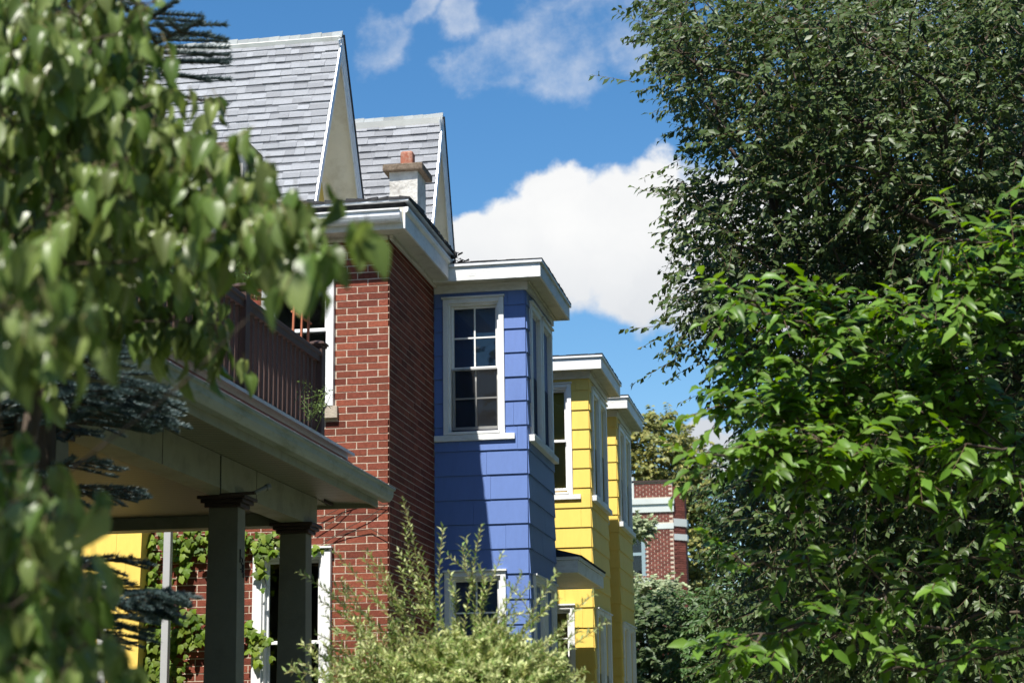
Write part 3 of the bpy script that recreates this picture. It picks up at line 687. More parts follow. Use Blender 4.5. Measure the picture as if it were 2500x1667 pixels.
# tapered columns
def column(y, mark=False):
    c = empty('column', parent=ph); w0, w1 = .222, .268; yc = y+.09; xc = XP-.111
    d0, d1 = .17, .20
    q = lambda w, d, z: [(xc-w/2, yc-d/2, z), (xc+w/2, yc-d/2, z), (xc+w/2, yc+d/2, z), (xc-w/2, yc+d/2, z)]
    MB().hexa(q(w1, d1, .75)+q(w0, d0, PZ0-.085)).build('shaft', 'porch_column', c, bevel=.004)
    for k, (e, za, zb) in enumerate(((.028, .085, .055), (.05, .0545, .028), (.072, .0275, .001))):
        MB().box(xc-w0/2-e, xc+w0/2+e, yc-d0/2-e, yc+d0/2+e, PZ0-za, PZ0-zb).build('capital', 'capital_brown', c, bevel=.006)
    MB().box(xc-.17, xc+.17, yc-.14, yc+.14, .62, .7495).build('base', 'porch_column', c, bevel=.006)
    if mark:                                               # house number 134 stepping down the street side
        digits = {'1': [[(.0, .095), (.0, 0)]], '3': [[(-.02, .09), (.018, .085), (.02, .06), (-.004, .05), (.022, .036), (.018, .008), (-.022, .004)]], '4': [[(.008, 0), (.008, .095), (-.024, .035), (.024, .035)]]}
        for i, ch in enumerate('134'):
            cyy = yc-.035+i*.034; cz0 = 2.93-.052*i
            xf = lambda z: xc+(w0+(w1-w0)*(PZ0-.085-z)/(PZ0-.835))/2+.004
            for st in digits[ch]: MB().tube([(xf(cz0+b), cyy+a, cz0+b) for a, b in st], .0048, 5).build('house_number', 'number_black', c)
    return c
column(14.57); column(12.82, True); column(9.62)
MB().box(XP-.31, XP+.12, PY0, PY1+.1, .001, .62).build('porch_plinth', 'stone_sill', ph); MB().box(XW, XP-.311, PY0, PY1+.1, .5, .62).build('porch_floor', 'porch_column', ph)
# the house body behind the porch
MB().box(-12, XW, 2.0, 12.0, 0, 7.2).build('wall', 'porch_paint', ph)
MB().box(-8.5, XW, 12.001, 14.9, 0, 3.95).build('rear_wall', 'porch_paint', ph)
MB().box(XW, XP-.03, 6.78, 6.98, 0, 3.66).build('added_shade_wall', 'porch_column', ph)  # unseen end wall, added to keep light out of the porch
MB().hexa([(-12.3, 1.6, 7.2), (XW+.45, 1.6, 7.2), (XW+.45, 12.3, 7.2), (-12.3, 12.3, 7.2), (-9.7, 4, 9.4), (-9.2, 4, 9.4), (-9.2, 9.5, 9.4), (-9.7, 9.5, 9.4)]).build('main_roof', 'roof_shingle', ph)
# downspout at the far end
_d = ray(404, 1450); _x = _d[0]*16.2/_d[1]
MB().box(_x-.034, _x+.034, 16.2, 16.27, .02, 3.64).build('downspout', 'downspout', ph, bevel=.006)
# railing
rl = empty('balcony_railing', parent=ph); XR = -4.164; RT0, RB0 = 4.80, 4.085
posts = [14.62, 12.60, 11.72, 9.7, 7.7]
def rail_post(y):
    MB().box(XR-.10, XR, y-.05, y+.05, 4.0, 4.885).build('post', 'brown_rail', rl, bevel=.004)
    for e, a, b in ((.012, 4.886, 4.905), (.024, 4.9055, 4.922)): MB().box(XR-.10-e, XR+e, y-.05-e, y+.05+e, a, b).build('post_cap', 'brown_rail', rl, bevel=.004)
    MB().hexa([(XR-.124, y-.074, 4.9225), (XR+.024, y-.074, 4.9225), (XR+.024, y+.074, 4.9225), (XR-.124, y+.074, 4.9225), (XR-.07, y-.02, 4.947), (XR-.03, y-.02, 4.947), (XR-.03, y+.02, 4.947), (XR-.07, y+.02, 4.947)]).build('post_cap', 'brown_rail', rl)
for y in posts: rail_post(y)
bal = MB().box(-.017, .017, -.017, .017, 0, 1).mesh('baluster', 'brown_rail')
for a, b in zip(posts[1:], posts[:-1]):
    ya, yb = a+.0505, b-.0505
    MB().sweep([(-.035, 0), (.035, 0), (.035, .05), (.045, .056), (.045, .085), (.03, .098), (-.03, .098), (-.045, .085), (-.045, .056), (-.035, .05)], (XR-.05, ya, 4.755), (XR-.05, yb, 4.755), (1, 0, 0), (0, 0, 1)).build('top_rail', 'brown_rail', rl)
    MB().box(XR-.085, XR-.015, ya, yb, RB0, RB0+.075).build('bottom_rail', 'brown_rail', rl, bevel=.005)
    n = max(2, round((yb-ya)/.117)); st = (yb-ya)/n
    for k in range(n): link('baluster', bal, rl, (XR-.05, ya+st*(k+.5), RB0+.0755), (1, 1, 4.7545-RB0-.076))
xx = XR-.10
for x0 in (-6.0,):
    MB().box(x0, xx-.001, 14.585, 14.655, 4.755, 4.85).build('top_rail', 'brown_rail', rl, bevel=.006); MB().box(x0, xx-.001, 14.585, 14.655, RB0, RB0+.075).build('bottom_rail', 'brown_rail', rl)
    for k in range(13): link('baluster', bal, rl, (xx-.09-k*.117, 14.62, RB0+.0755), (1, 1, 4.7545-RB0-.076))
# security camera on the beam
sc = empty('security_camera'); tag(sc, 'small bullet security camera above the column numbered 134', 'camera')
p = np.array(at(611, 1200, 13.05)); cyl = MB()
cyl.tube([p+np.array([.035, -.01, -.01]), p+np.array([.10, .06, .035])], [.016, .018], 10).build('camera_body', 'porch_column', sc)
MB().tube([p+np.array([.098, .058, .034]), p+np.array([.118, .08, .045])], [.024, .024], 10).build('sun_shield', 'porch_column', sc)
MB().tube([(XP-.002, p[1]-.03, p[2]-.02), p+np.array([.035, -.01, -.01])], [.014, .012], 8).build('bracket', 'capital_brown', sc)
MB().tube([(XP+.004, p[1]-.03, p[2]-.02), (XP+.005, p[1]-.035, p[2]+.05), (XP+.004, p[1]-.04, PZ1-.01)], .004, 5).build('cable', 'number_black', sc)
# wooden trellises on the balcony
t1 = empty('garden_trellis'); tag(t1, 'ladder-shaped orange wooden trellis behind the balcony railing', 'trellis')
for i, (px, y0, y1) in enumerate(((718, 688, 830), (741, 688, 835), (760, 704, 850))):
    a = at(px+3-i*4, y0, 15.15+i*.1); b = at(px-2, y1, 15.15+i*.1); b = a+(b-a)*1.0; b = np.array([b[0], a[1], 4.04])
    MB().tube([a, b], .0125, 4).build('upright', 'trellis_wood', t1)
for y0, y1 in ((686, 716), (760, 790)): MB().tube([at(712, y0, 15.12), at(760, y1, 15.37)], .011, 4).build('crosspiece', 'trellis_wood', t1)
t2 = empty('garden_trellis'); tag(t2, 'small cross-shaped orange wooden trellis by the railing post', 'trellis')
a = at(661, 711, 15.0); MB().tube([a, (a[0], a[1], 4.04)], .013, 4).build('upright', 'trellis_wood', t2)
MB().tube([at(600, 731, 14.98), at(676, 730, 14.98)], .012, 4).build('crosspiece', 'trellis_wood', t2)

# ------------------------------------------------------------------ far brick apartment building
fb = empty('apartment_building'); tag(fb, 'distant red brick building with pale stone bands', 'building')
FY = 60.0; fx1 = -5.25
fwin = [(-7.4, -6.15, 6.9, 8.45), (-7.4, -6.15, 3.0, 5.4)]
wall = wall_core('wall', 'y', FY, -14, fx1, 0, 10.0, fwin, 'mortar', fb, thick=.3)
v = MB(); n = int(10/.075)
for k in range(n):
    z = k*.075; x = fx1-(0 if k % 2 else .105)
    if any(c < z < d for c, d in ((9.0, 9.5), (8.45, 8.66))): continue
    while x > -8.6:
        a, b = max(x-.205, -8.6), x-.0
        if not any(p < (a+b)/2 < q and c < z < d for p, q, c, d in fwin): v.box(a, b-.014, FY-.012, FY+.05, z, z+.061)
        x -= .21
    # chamfered corner strip
v.build('brickwork', 'far_brick', fb)['kind'] = 'stuff'
MB().hexa([(fx1, FY, 0), (fx1+.36, FY+.36, 0), (fx1+.36, FY+1.1, 0), (fx1, FY+1.1, 0), (fx1, FY, 9.85), (fx1+.36, FY+.36, 9.85), (fx1+.36, FY+1.1, 9.85), (fx1, FY+1.1, 9.85)]).build('corner_wall', 'far_brick', fb)
v = MB()
for k in range(int(9.8/.075)):
    z = k*.075
    for j in range(2):
        a = j*.18+(.09 if k % 2 else 0); b = min(a+.168, .36)
        v.hexa([(fx1+a+.008, FY+a-.008, z), (fx1+b+.008, FY+b-.008, z), (fx1+b, FY+b, z), (fx1+a, FY+a, z), (fx1+a+.008, FY+a-.008, z+.061), (fx1+b+.008, FY+b-.008, z+.061), (fx1+b, FY+b, z+.061), (fx1+a, FY+a, z+.061)])
v.build('corner_brickwork', 'far_brick', fb)['kind'] = 'stuff'
MB().box(-14, fx1+.04, FY-.06, FY+.3, 9.02, 9.28).build('stone_band', 'band_stone', fb); MB().box(-14, fx1+.06, FY-.11, FY+.3, 9.281, 9.47).build('stone_band', 'band_stone', fb)
MB().box(-6.05, fx1+.02, FY-.03, FY+.3, 8.47, 8.65).build('stone_lintel', 'band_stone', fb)
for z0, z1 in ((8.55, 8.8), (8.1, 8.3)):
    MB().hexa([(fx1+.02, FY-.02, z0), (fx1+.42, FY+.36, z0), (fx1+.42, FY+.9, z0), (fx1, FY+.9, z0), (fx1+.02, FY-.02, z1), (fx1+.42, FY+.36, z1), (fx1+.42, FY+.9, z1), (fx1, FY+.9, z1)]).build('corner_block', 'band_stone', fb)
MB().box(-6.75, -6.50, FY-.05, FY+.3, 9.471, 10.2).build('stone_pier', 'band_stone', fb); MB().box(-14, fx1+.03, FY-.05, FY+.35, 10.0, 10.07).build('coping', 'capital_brown', fb)
for (a, b, c, d) in fwin:
    MB().box(a, b, FY+.12, FY+.16, c, d).build('window_pane', 'window_glass', fb); MB().box(a, b, FY+.5, FY+.55, c, d).build('window_dark', 'interior', fb)
    MB().box(b-.16, b-.001, FY+.02, FY+.119, c, d).build('window_frame', 'far_frame', fb); MB().box(a, b-.161, FY+.02, FY+.119, (c+d)/2-.05, (c+d)/2+.05).build('window_rail', 'far_frame', fb)
    MB().box(a-.1, b+.1, FY-.06, FY+.2, c-.16, c-.001).build('window_sill', 'band_stone', fb)
MB().box(-14, fx1-.6, FY+.31, FY+9, 0, 9.7).build('body', 'far_brick', fb)

# ------------------------------------------------------------------ foliage
SUNW = -np.array(sun_dir)
def unit(v): return v/(np.linalg.norm(v, axis=-1, keepdims=True)+1e-9)
OV = dict(x=[0, .28, .62, 1.0, .28, .62, .28, .62], y=[0, 0, 0, 0, .5, .42, -.5, -.42], z=[0, .0, -.02, -.14, .09, .05, .09, .05],
          f=[(0, 1, 4), (4, 1, 2, 5), (5, 2, 3), (0, 6, 1), (6, 7, 2, 1), (7, 3, 2)])
LAN = dict(x=[0, .5, 1.0, .5, .5], y=[0, 0, 0, .5, -.5], z=[0, .02, -.05, .09, .09], f=[(0, 1, 3), (3, 1, 2), (0, 4, 1), (4, 2, 1)])
NEE = dict(x=[0, 0, 1.0], y=[-.5, .5, 0], z=[0, 0, 0], f=[(0, 1, 2)])
IVY = dict(x=[0, .05, .30, .38, .62, 1.0, .62, .38, .30, .05, .40], y=[0, .38, .60, .30, .32, 0, -.32, -.30, -.60, -.38, 0], z=[0, -.05, -.10, .0, -.04, -.12, -.04, .0, -.10, -.05, .04],
           f=[(10, 0, 1), (10, 1, 2), (10, 2, 3), (10, 3, 4), (10, 4, 5), (10, 5, 6), (10, 6, 7), (10, 7, 8), (10, 8, 9), (10, 9, 0)])
def big_leaf():                                            # finely curved heart leaf for close branches
    xs = [0, .0, .18, .42, .68, .88, 1.0]; w = [0.0, .22, .46, .50, .34, .15, 0]
    X, Yv, Z = [], [], []; zc = lambda x: .10*x-.30*x*x
    for i, (x, ww) in enumerate(zip(xs, w)):
        for s in (-1, -.5, 0, .5, 1):
            X.append(x-(.08*abs(s) if i == 1 else 0)); Yv.append(ww*s); Z.append(zc(x)+abs(s)*ww*.32+.02*math.sin(x*14+s*2)*abs(s))
    f = []
    for i in range(len(xs)-1):
        for k in range(4): f.append((i*5+k, i*5+k+1, (i+1)*5+k+1, (i+1)*5+k))
    return dict(x=X, y=Yv, z=Z, f=f)
BIG = big_leaf()
def leaves(name, ma, parent, P, D, N, ln, wd, tpl, smooth=False):
    P, D, N = np.asarray(P, float), unit(np.asarray(D, float)), np.asarray(N, float); n = len(P)
    Sd = unit(np.cross(N, D)); Nn = np.cross(D, Sd); ln = np.broadcast_to(ln, n); wd = np.broadcast_to(wd, n)
    X, Yv, Z = (np.array(tpl[k], float) for k in 'xyz'); k = len(X)
    curl = rng.uniform(.3, 1.9, n)
    V = P[:, None]+D[:, None]*(X[None, :, None]*ln[:, None, None])+Sd[:, None]*(Yv[None, :, None]*wd[:, None, None])+Nn[:, None]*(Z[None, :, None]*(ln*curl)[:, None, None])
    me = bpy.data.meshes.new(name); fl = tpl['f']; lens = np.array([len(f) for f in fl]); flat = np.array([i for f in fl for i in f])
    loops = (np.arange(n)[:, None]*k+flat[None]).ravel(); starts_l = np.concatenate([[0], np.cumsum(lens)[:-1]]); tot = lens.sum()
    starts = (np.arange(n)[:, None]*tot+starts_l[None]).ravel(); totals = np.tile(lens, n)
    me.vertices.add(n*k); me.vertices.foreach_set('co', V.reshape(-1).astype(np.float32))
    me.loops.add(len(loops)); me.loops.foreach_set('vertex_index', loops.astype(np.int32))
    me.polygons.add(len(starts)); me.polygons.foreach_set('loop_start', starts.astype(np.int32)); me.polygons.foreach_set('loop_total', totals.astype(np.int32))
    if smooth: me.polygons.foreach_set('use_smooth', np.ones(len(starts), bool))
    me.update(calc_edges=True); me.materials.append(MATS[ma])
    o = bpy.data.objects.new(name, me); COL.objects.link(o); o.parent = parent; return o
def tubes(name, ma, parent, A, B, ra, rb, sides=4):
    """many straight tapered twigs in one mesh"""
    A, B = np.asarray(A, float), np.asarray(B, float); n = len(A); T = unit(B-A); h = np.where(np.abs(T[:, 2:3]) > .9, [[1., 0, 0]], [[0., 0, 1.]]); a = unit(np.cross(T, h)); b = np.cross(T, a)
    an = np.arange(sides)*2*math.pi/sides; ra = np.broadcast_to(ra, n); rb = np.broadcast_to(rb, n)
    ring = np.cos(an)[None, :, None]*a[:, None]+np.sin(an)[None, :, None]*b[:, None]
    V = np.concatenate([A[:, None]+ring*ra[:, None, None], B[:, None]+ring*rb[:, None, None]], 1)
    q = np.array([(i, (i+1) % sides, sides+(i+1) % sides, sides+i) for i in range(sides)]).ravel(); k = 2*sides
    loops = (np.arange(n)[:, None]*k+q[None]).ravel()
    me = bpy.data.meshes.new(name); me.vertices.add(n*k); me.vertices.foreach_set('co', V.reshape(-1).astype(np.float32)); me.loops.add(len(loops)); me.loops.foreach_set('vertex_index', loops.astype(np.int32))
    st = np.arange(n*sides)*4; me.polygons.add(len(st)); me.polygons.foreach_set('loop_start', st.astype(np.int32)); me.polygons.foreach_set('loop_total', np.full(len(st), 4, np.int32))
    me.polygons.foreach_set('use_smooth', np.ones(len(st), bool)); me.update(calc_edges=True); me.materials.append(MATS[ma])
    o = bpy.data.objects.new(name, me); COL.objects.link(o); o.parent = parent; o['kind'] = 'stuff'; return o
def grow(trunk, targets, up=.0):
    """connect scattered points to a trunk: each point joins the nearest node that is nearer to the trunk base"""
    nodes = [np.array(p, float) for p in trunk]; par = [-1]+list(range(len(trunk)-1)); top = np.array(trunk[-1], float)
    base = np.array(trunk[len(trunk)//2], float)
    tg = np.asarray(targets, float); tg = tg[np.argsort(np.linalg.norm(tg-base, axis=1))]
    N = np.zeros((len(nodes)+len(tg), 3)); N[:len(nodes)] = nodes; cnt = len(nodes)
    dist = np.zeros(len(N))                                # path length so far
    for i in range(1, len(nodes)): dist[i] = dist[i-1]+np.linalg.norm(N[i]-N[i-1])
    n0 = max(0, int(len(trunk)*.35))
    for t in tg:
        d = np.linalg.norm(N[n0:cnt]-t, axis=1); j = n0+int(np.argmin(d+.32*dist[n0:cnt]+up*np.maximum(0, N[n0:cnt, 2]-t[2])))
        N[cnt] = t; par.append(j); dist[cnt] = dist[j]+np.linalg.norm(N[j]-t); cnt += 1
    par = np.array(par); w = np.ones(len(N))
    for i in range(len(N)-1, len(trunk)-1, -1): w[par[i]] += w[i]
    return N, par, w, len(trunk)
def tree(name, label, cat, trunk, trunk_r, targets, leaf_ma, ln, ratio, ntw, twl, nlv, droop=.3, tpl=OV, flat=.5, wig=.5, group=None, twig_ma='twig', twig_r=.003, smooth=False, spread=1.0, out=.6, jit=.25, root=None, bcap=.6):
    t = root or empty(name)
    if not root: tag(t, label, cat, group)
    N, par, w, nt = grow(trunk, targets)
    tm = MB(); rr = [trunk_r*(1-.75*i/(len(trunk)-1)) for i in range(len(trunk))]; tm.tube(trunk, rr, 10).build('trunk', 'bark', t, smooth=True)
    idx = np.arange(nt, len(N)); A = N[par[idx]]; B = N[idx]; rad = np.minimum(trunk_r*bcap, .0042*np.sqrt(w[idx])+.002)
    # bow each branch edge through a jittered midpoint
    mid = (A+B)/2+rng.normal(0, .07, A.shape)*np.linalg.norm(B-A, axis=1, keepdims=True)
    tubes('branches', 'bark', t, np.concatenate([A, mid]), np.concatenate([mid, B]), np.concatenate([rad*1.15, rad*1.05]), np.concatenate([rad*1.05, rad*.8]), 5)
    # leafy twigs at every outer node
    n = len(B); base = np.repeat(B, ntw, 0); dirp = np.repeat(unit(B-A), ntw, 0)
    c = np.array(trunk).mean(0); outw = unit(base-np.array([c[0], c[1], 0])*[1, 1, 0]-np.array([0, 0, 1])*base[:, 2:3])
    d = unit(dirp*.6+outw*out+rng.normal(0, spread*.6, base.shape)+np.array([0, 0, -droop*.5])); L = rng.uniform(.55, 1.15, len(base))*twl
    base = base+rng.normal(0, jit*twl, base.shape)
    end = base+d*L[:, None]+np.array([0, 0, -1])*(droop*.35*L)[:, None]
    tubes('twigs', twig_ma, t, base, end, twig_r*1.3, twig_r*.6, 3)
    m_ = len(base); s = np.tile((np.arange(nlv)+.6)/nlv, (m_, 1))+rng.uniform(-.05, .05, (m_, nlv)); s = np.clip(s, .05, 1.0)
    P = base[:, None]+(end-base)[:, None]*s[..., None]; td = unit(end-base)[:, None]
    side = unit(np.cross(td, np.array([0, 0, 1.0])))*np.where(np.arange(nlv) % 2, 1, -1)[None, :, None]
    D = td*.65+side*.9+rng.normal(0, .35*wig, P.shape)+np.array([0, 0, -droop]); up = SUNW*flat+rng.normal(0, wig*.55, P.shape)+outw[:, None]*(.5*(1-flat))
    P, D, up = P.reshape(-1, 3), D.reshape(-1, 3), up.reshape(-1, 3); LL = rng.uniform(.65, 1.15, len(P))*ln
    leaves('crown', leaf_ma, t, P, D, up, LL, LL*ratio, tpl, smooth)
    return t
def in_poly(poly, n, k0, k1, sx=1):
    """n points over a photo outline, spread over a range of depths"""
    poly = np.array(poly, float); lo, hi = poly.min(0), poly.max(0); out = []
    while len(out) < n:
        p = rng.uniform(lo, hi); c = False; j = len(poly)-1
        for i in range(len(poly)):
            if (poly[i, 1] > p[1]) != (poly[j, 1] > p[1]) and p[0] < (poly[j, 0]-poly[i, 0])*(p[1]-poly[i, 1])/(poly[j, 1]-poly[i, 1])+poly[i, 0]: c = not c
            j = i
        if c: out.append(at(p[0], p[1], rng.uniform(k0, k1)))
    return np.array(out)
def in_ell(c, r, n): 
    v = rng.normal(0, 1, (n, 3)); v = unit(v)*(rng.uniform(.25, 1, (n, 1))**.5); return np.array(c)+v*np.array(r)

# ---- big elm at the right
elm_poly = [(1650, -60), (1625, 60), (1640, 130), (1700, 215), (1745, 300), (1800, 380), (1830, 470), (1725, 490), (1730, 540), (1790, 640), (1730, 720), (1735, 780), (1800, 850), (1850, 930), (1860, 1000), (1830, 1100), (1800, 1250), (1830, 1420), (1850, 1667), (2560, 1667), (2560, -60)]
T1 = in_poly(elm_poly, 1150, 15.2, 19.0)
edge = np.array([at(px+rng.uniform(0, 60), py+rng.uniform(-25, 25), rng.uniform(15.5, 17.5)) for px, py in [(1640, 0), (1625, 60), (1632, 110), (1690, 170), (1700, 230), (1740, 270), (1760, 330), (1700, 470), (1690, 500), (1720, 540), (1740, 600), (1700, 700), (1690, 745), (1720, 780), (1760, 840), (1800, 890), (1780, 560), (1740, 660)] for _ in range(3)])
T2 = np.concatenate([in_poly([(1860, -60), (1900, 400), (1930, 900), (1900, 1667), (2560, 1667), (2560, -60)], 480, 18.6, 21.5), in_ell((2.2, 18.2, 8.6), (2.9, 3.2, 3.4), 170), in_ell((2.6, 18, 4.6), (2.2, 3.0, 2.6), 120)])
tree('elm_tree', 'tall dark green elm filling the right side of the view', 'tree', [(2.3, 18.2, 0), (2.25, 18.2, 1.5), (2.15, 18.1, 3), (2.2, 18.2, 4.5), (2.1, 18.0, 6), (2.2, 18.1, 8)], .24,
     np.concatenate([T1, edge, T2]), 'elm_leaf', .085, .5, 6, .42, 13, droop=.55, flat=.55, wig=.8, jit=.4, twig_r=.002, tpl=LAN)
# ---- cherry in front of it
def spray(pts, k0, k1, n, jp=12):
    out = []
    for i in range(n):
        t = (i+.5)/n*(len(pts)-1); j = min(int(t), len(pts)-2); f = t-j; p = np.array(pts[j])*(1-f)+np.array(pts[j+1])*f+rng.normal(0, jp, 2); out.append(at(p[0], p[1], k0+(k1-k0)*(i+.5)/n+rng.normal(0, .06)))
    return out
ch = []
for pts, k0, k1, n in [([(2560, 1180), (2250, 1120), (1980, 1070), (1730, 1105)], 9.8, 8.9, 26), ([(2500, 1060), (2200, 1010), (1960, 990), (1745, 1000)], 9.9, 9.2, 26),
                       ([(2450, 1000), (2150, 880), (1960, 800), (1790, 735)], 9.9, 9.3, 26), ([(2300, 980), (2120, 860), (2010, 720)], 10, 9.5, 18), ([(2420, 950), (2280, 820), (2190, 740)], 10, 9.6, 16),
                       ([(2560, 820), (2420, 780), (2280, 790)], 9.8, 9.5, 14), ([(2560, 640), (2450, 600), (2290, 590)], 9.7, 9.4, 11), ([(2560, 720), (2420, 680), (2330, 700)], 9.7, 9.4, 12),
                       ([(2560, 1300), (2300, 1260), (2050, 1180), (1870, 1180)], 9.9, 9.3, 10), ([(2560, 1420), (2250, 1360), (1960, 1370), (1760, 1360)], 9.8, 9.2, 12),
                       ([(2300, 1420), (2050, 1480), (1900, 1560), (1740, 1585)], 9.6, 9.0, 20), ([(2560, 1560), (2350, 1600), (2150, 1640)], 9.7, 9.4, 10), ([(2200, 1090), (2000, 1130), (1850, 1110)], 9.6, 9.1, 16),
                       ([(2500, 1130), (2350, 1060), (2300, 960), (2340, 900)], 10.1, 9.7, 16), ([(2560, 440), (2500, 430)], 9.7, 9.5, 2), ([(2120, 950), (1950, 900), (1800, 880)], 9.7, 9.3, 16)]:
    ch += spray(pts, k0, k1, n)
ch += list(in_ell((1.7, 9.8, 2.9), (.6, .8, .6), 40))+list(in_poly([(1850, 960), (2050, 900), (2300, 1000), (2560, 1000), (2560, 1200), (2200, 1150), (1900, 1100)], 45, 9.2, 10.2))
tree('cherry_tree', 'bright green cherry tree with large ribbed leaves, in front of the elm', 'tree', [(1.75, 10.1, 0), (1.7, 10.1, .9), (1.6, 10.05, 1.8), (1.5, 10.0, 2.4), (1.45, 9.9, 3.0)], .10, np.array(ch), 'cherry_leaf', .112, .44, 2, .26, 7, droop=.22, flat=.95, wig=.42, jit=.12, twig_r=.0024, out=.2, bcap=.07)
# ---- trees farther down the street
def crown_tree(label, c, r, n, lm, ln, ntw, twl, nlv, base_r=.2, group='trees farther down the street', **k):
    c = np.array(c, float); T = in_ell(c, r, n); z = c[2]-r[2]*.2
    return tree(k.pop('name', 'street_tree'), label, 'tree', [(c[0], c[1], 0), (c[0]+.1, c[1], z*.4), (c[0]-.05, c[1], z*.75), (c[0], c[1], z), (c[0]+.1, c[1], c[2]+r[2]*.3)], base_r, T, lm, ln, k.pop('ratio', .6), ntw, twl, nlv, group=group, **k)
def far(px, py, k): return at(px, py, k)
a = far(1590, 1165, 75); crown_tree('tall yellowish green linden rising behind the distant brick building', a, (2.4, 2.5, 2.6), 300, 'linden_leaf', .22, 4, .6, 10, name='linden_tree', droop=.4, flat=.6)
a = far(1668, 1330, 74); crown_tree('dark linden crown right of the distant brick building', a, (1.5, 2.5, 3.0), 260, 'linden_leaf', .22, 4, .6, 10, name='linden_tree', droop=.4, flat=.6)
a = far(1600, 1620, 44); crown_tree('dense dark maple crown below the distant brick building', a, (1.3, 1.6, 1.65), 330, 'maple_leaf', .16, 4, .36, 10, name='maple_tree', droop=.2, flat=.8)
a = far(1585, 1465, 46); crown_tree('pale silvery pear tree in front of the distant brick building', a, (.95, .9, .55), 120, 'pear_leaf', .13, 4, .3, 10, base_r=.1, name='pear_tree', droop=.1, flat=.7)
a = far(1560, 1290, 47); T = in_ell(a, (.42, .4, .26), 30)
tree('pear_tree', 'slim pale tree crossing the stone bands of the distant building', 'tree', [(a[0]-.4, a[1], 0), (a[0]-.4, a[1], 3), (a[0]-.35, a[1], 5), (a[0]-.2, a[1], a[2])], .08, T, 'pear_leaf', .13, .6, 4, .26, 10, droop=.1, flat=.7, group='trees farther down the street')
a = far(1890, 1300, 31); crown_tree('light green ash behind the lower elm branches', a, (1.15, 1.4, 1.9), 330, 'ash_leaf', .12, 4, .36, 10, name='ash_tree', ratio=.38, droop=.5)
a = far(1780, 1600, 29); crown_tree('shady green ash low down at the end of the pavement', a, (.9, 1.2, 1.1), 220, 'ash_leaf', .12, 4, .36, 10, name='ash_tree', ratio=.38, droop=.5)
a = far(2250, 1500, 27); crown_tree('dark leafy tree deep in the shade behind the cherry', a, (2.6, 2.0, 3.2), 300, 'maple_leaf', .12, 3, .5, 10, name='maple_tree', droop=.3)
a = far(2300, 500, 25); crown_tree('tall leafy tree hidden behind the elm crown', a, (2.7, 2.0, 4.0), 320, 'maple_leaf', .12, 3, .5, 10, name='maple_tree', droop=.3)

# ---- near heart-leaved tree at the left
nb = []
def nsp(pts, k0, k1, n, jp=16): nb.extend(spray(pts, k0, k1, n, jp))
P_up = [(-80, -60), (280, -60), (350, 40), (300, 120), (360, 190), (420, 260), (420, 330), (440, 400), (470, 480), (430, 520), (330, 560), (280, 640), (200, 760), (170, 820), (100, 860), (-80, 840)]
nb += list(in_poly(P_up, 500, 4.3, 5.8))
nsp([(330, 340), (460, 400), (560, 430), (620, 440)], 4.5, 4.2, 16); nsp([(400, 500), (560, 500), (680, 520), (750, 530)], 4.5, 4.0, 26); nsp([(775, 560), (800, 575), (875, 575)], 3.4, 3.4, 3, 4)
nsp([(545, 325), (575, 325)], 4.3, 4.3, 2, 4); nsp([(420, 560), (520, 560), (620, 560)], 4.4, 4.2, 10); nsp([(250, 560), (330, 650), (420, 670), (500, 700)], 5.8, 5.8, 20)
nsp([(250, 690), (350, 750), (450, 800), (530, 830)], 5.8, 5.7, 24); nsp([(430, 700), (500, 740), (540, 790)], 5.7, 5.7, 8); nsp([(280, 600), (300, 640)], 5.8, 5.8, 5)
nsp([(-20, 740), (90, 780), (190, 810)], 3.2, 3.1, 9); nsp([(-20, 600), (60, 660), (120, 690)], 3.1, 3.1, 6)
P_lo = [(-80, 1090), (60, 1090), (100, 1150), (180, 1270), (230, 1370), (280, 1480), (330, 1700), (-80, 1700)]
nb += list(in_poly(P_lo, 125, 3.3, 4.2))
nb += list(in_ell((-1.85, 2.1, 4.5), (.75, .55, .4), 300)) + list(in_ell((-2.1, 4.5, 3.3), (.5, .8, .7), 50)) + list(in_ell((-2.3, 4.2, 2.0), (.35, .5, .5), 30))  # first clump is out of view, added to shade the lower leaves
tree('redbud_tree', 'near out-of-focus tree with drooping heart-shaped leaves at the left', 'tree', [(-2.45, 4.6, 0), (-2.4, 4.6, .8), (-2.3, 4.62, 1.5), (-2.2, 4.65, 2.1), (-2.1, 4.65, 2.8)], .07, np.array(nb), 'redbud_leaf', .080, .62, 2, .06, 2,
     droop=1.8, flat=.6, wig=.75, tpl=BIG, smooth=True, twig_r=.0014, jit=.6, out=.05, bcap=.035, twig_ma='willow_twig')

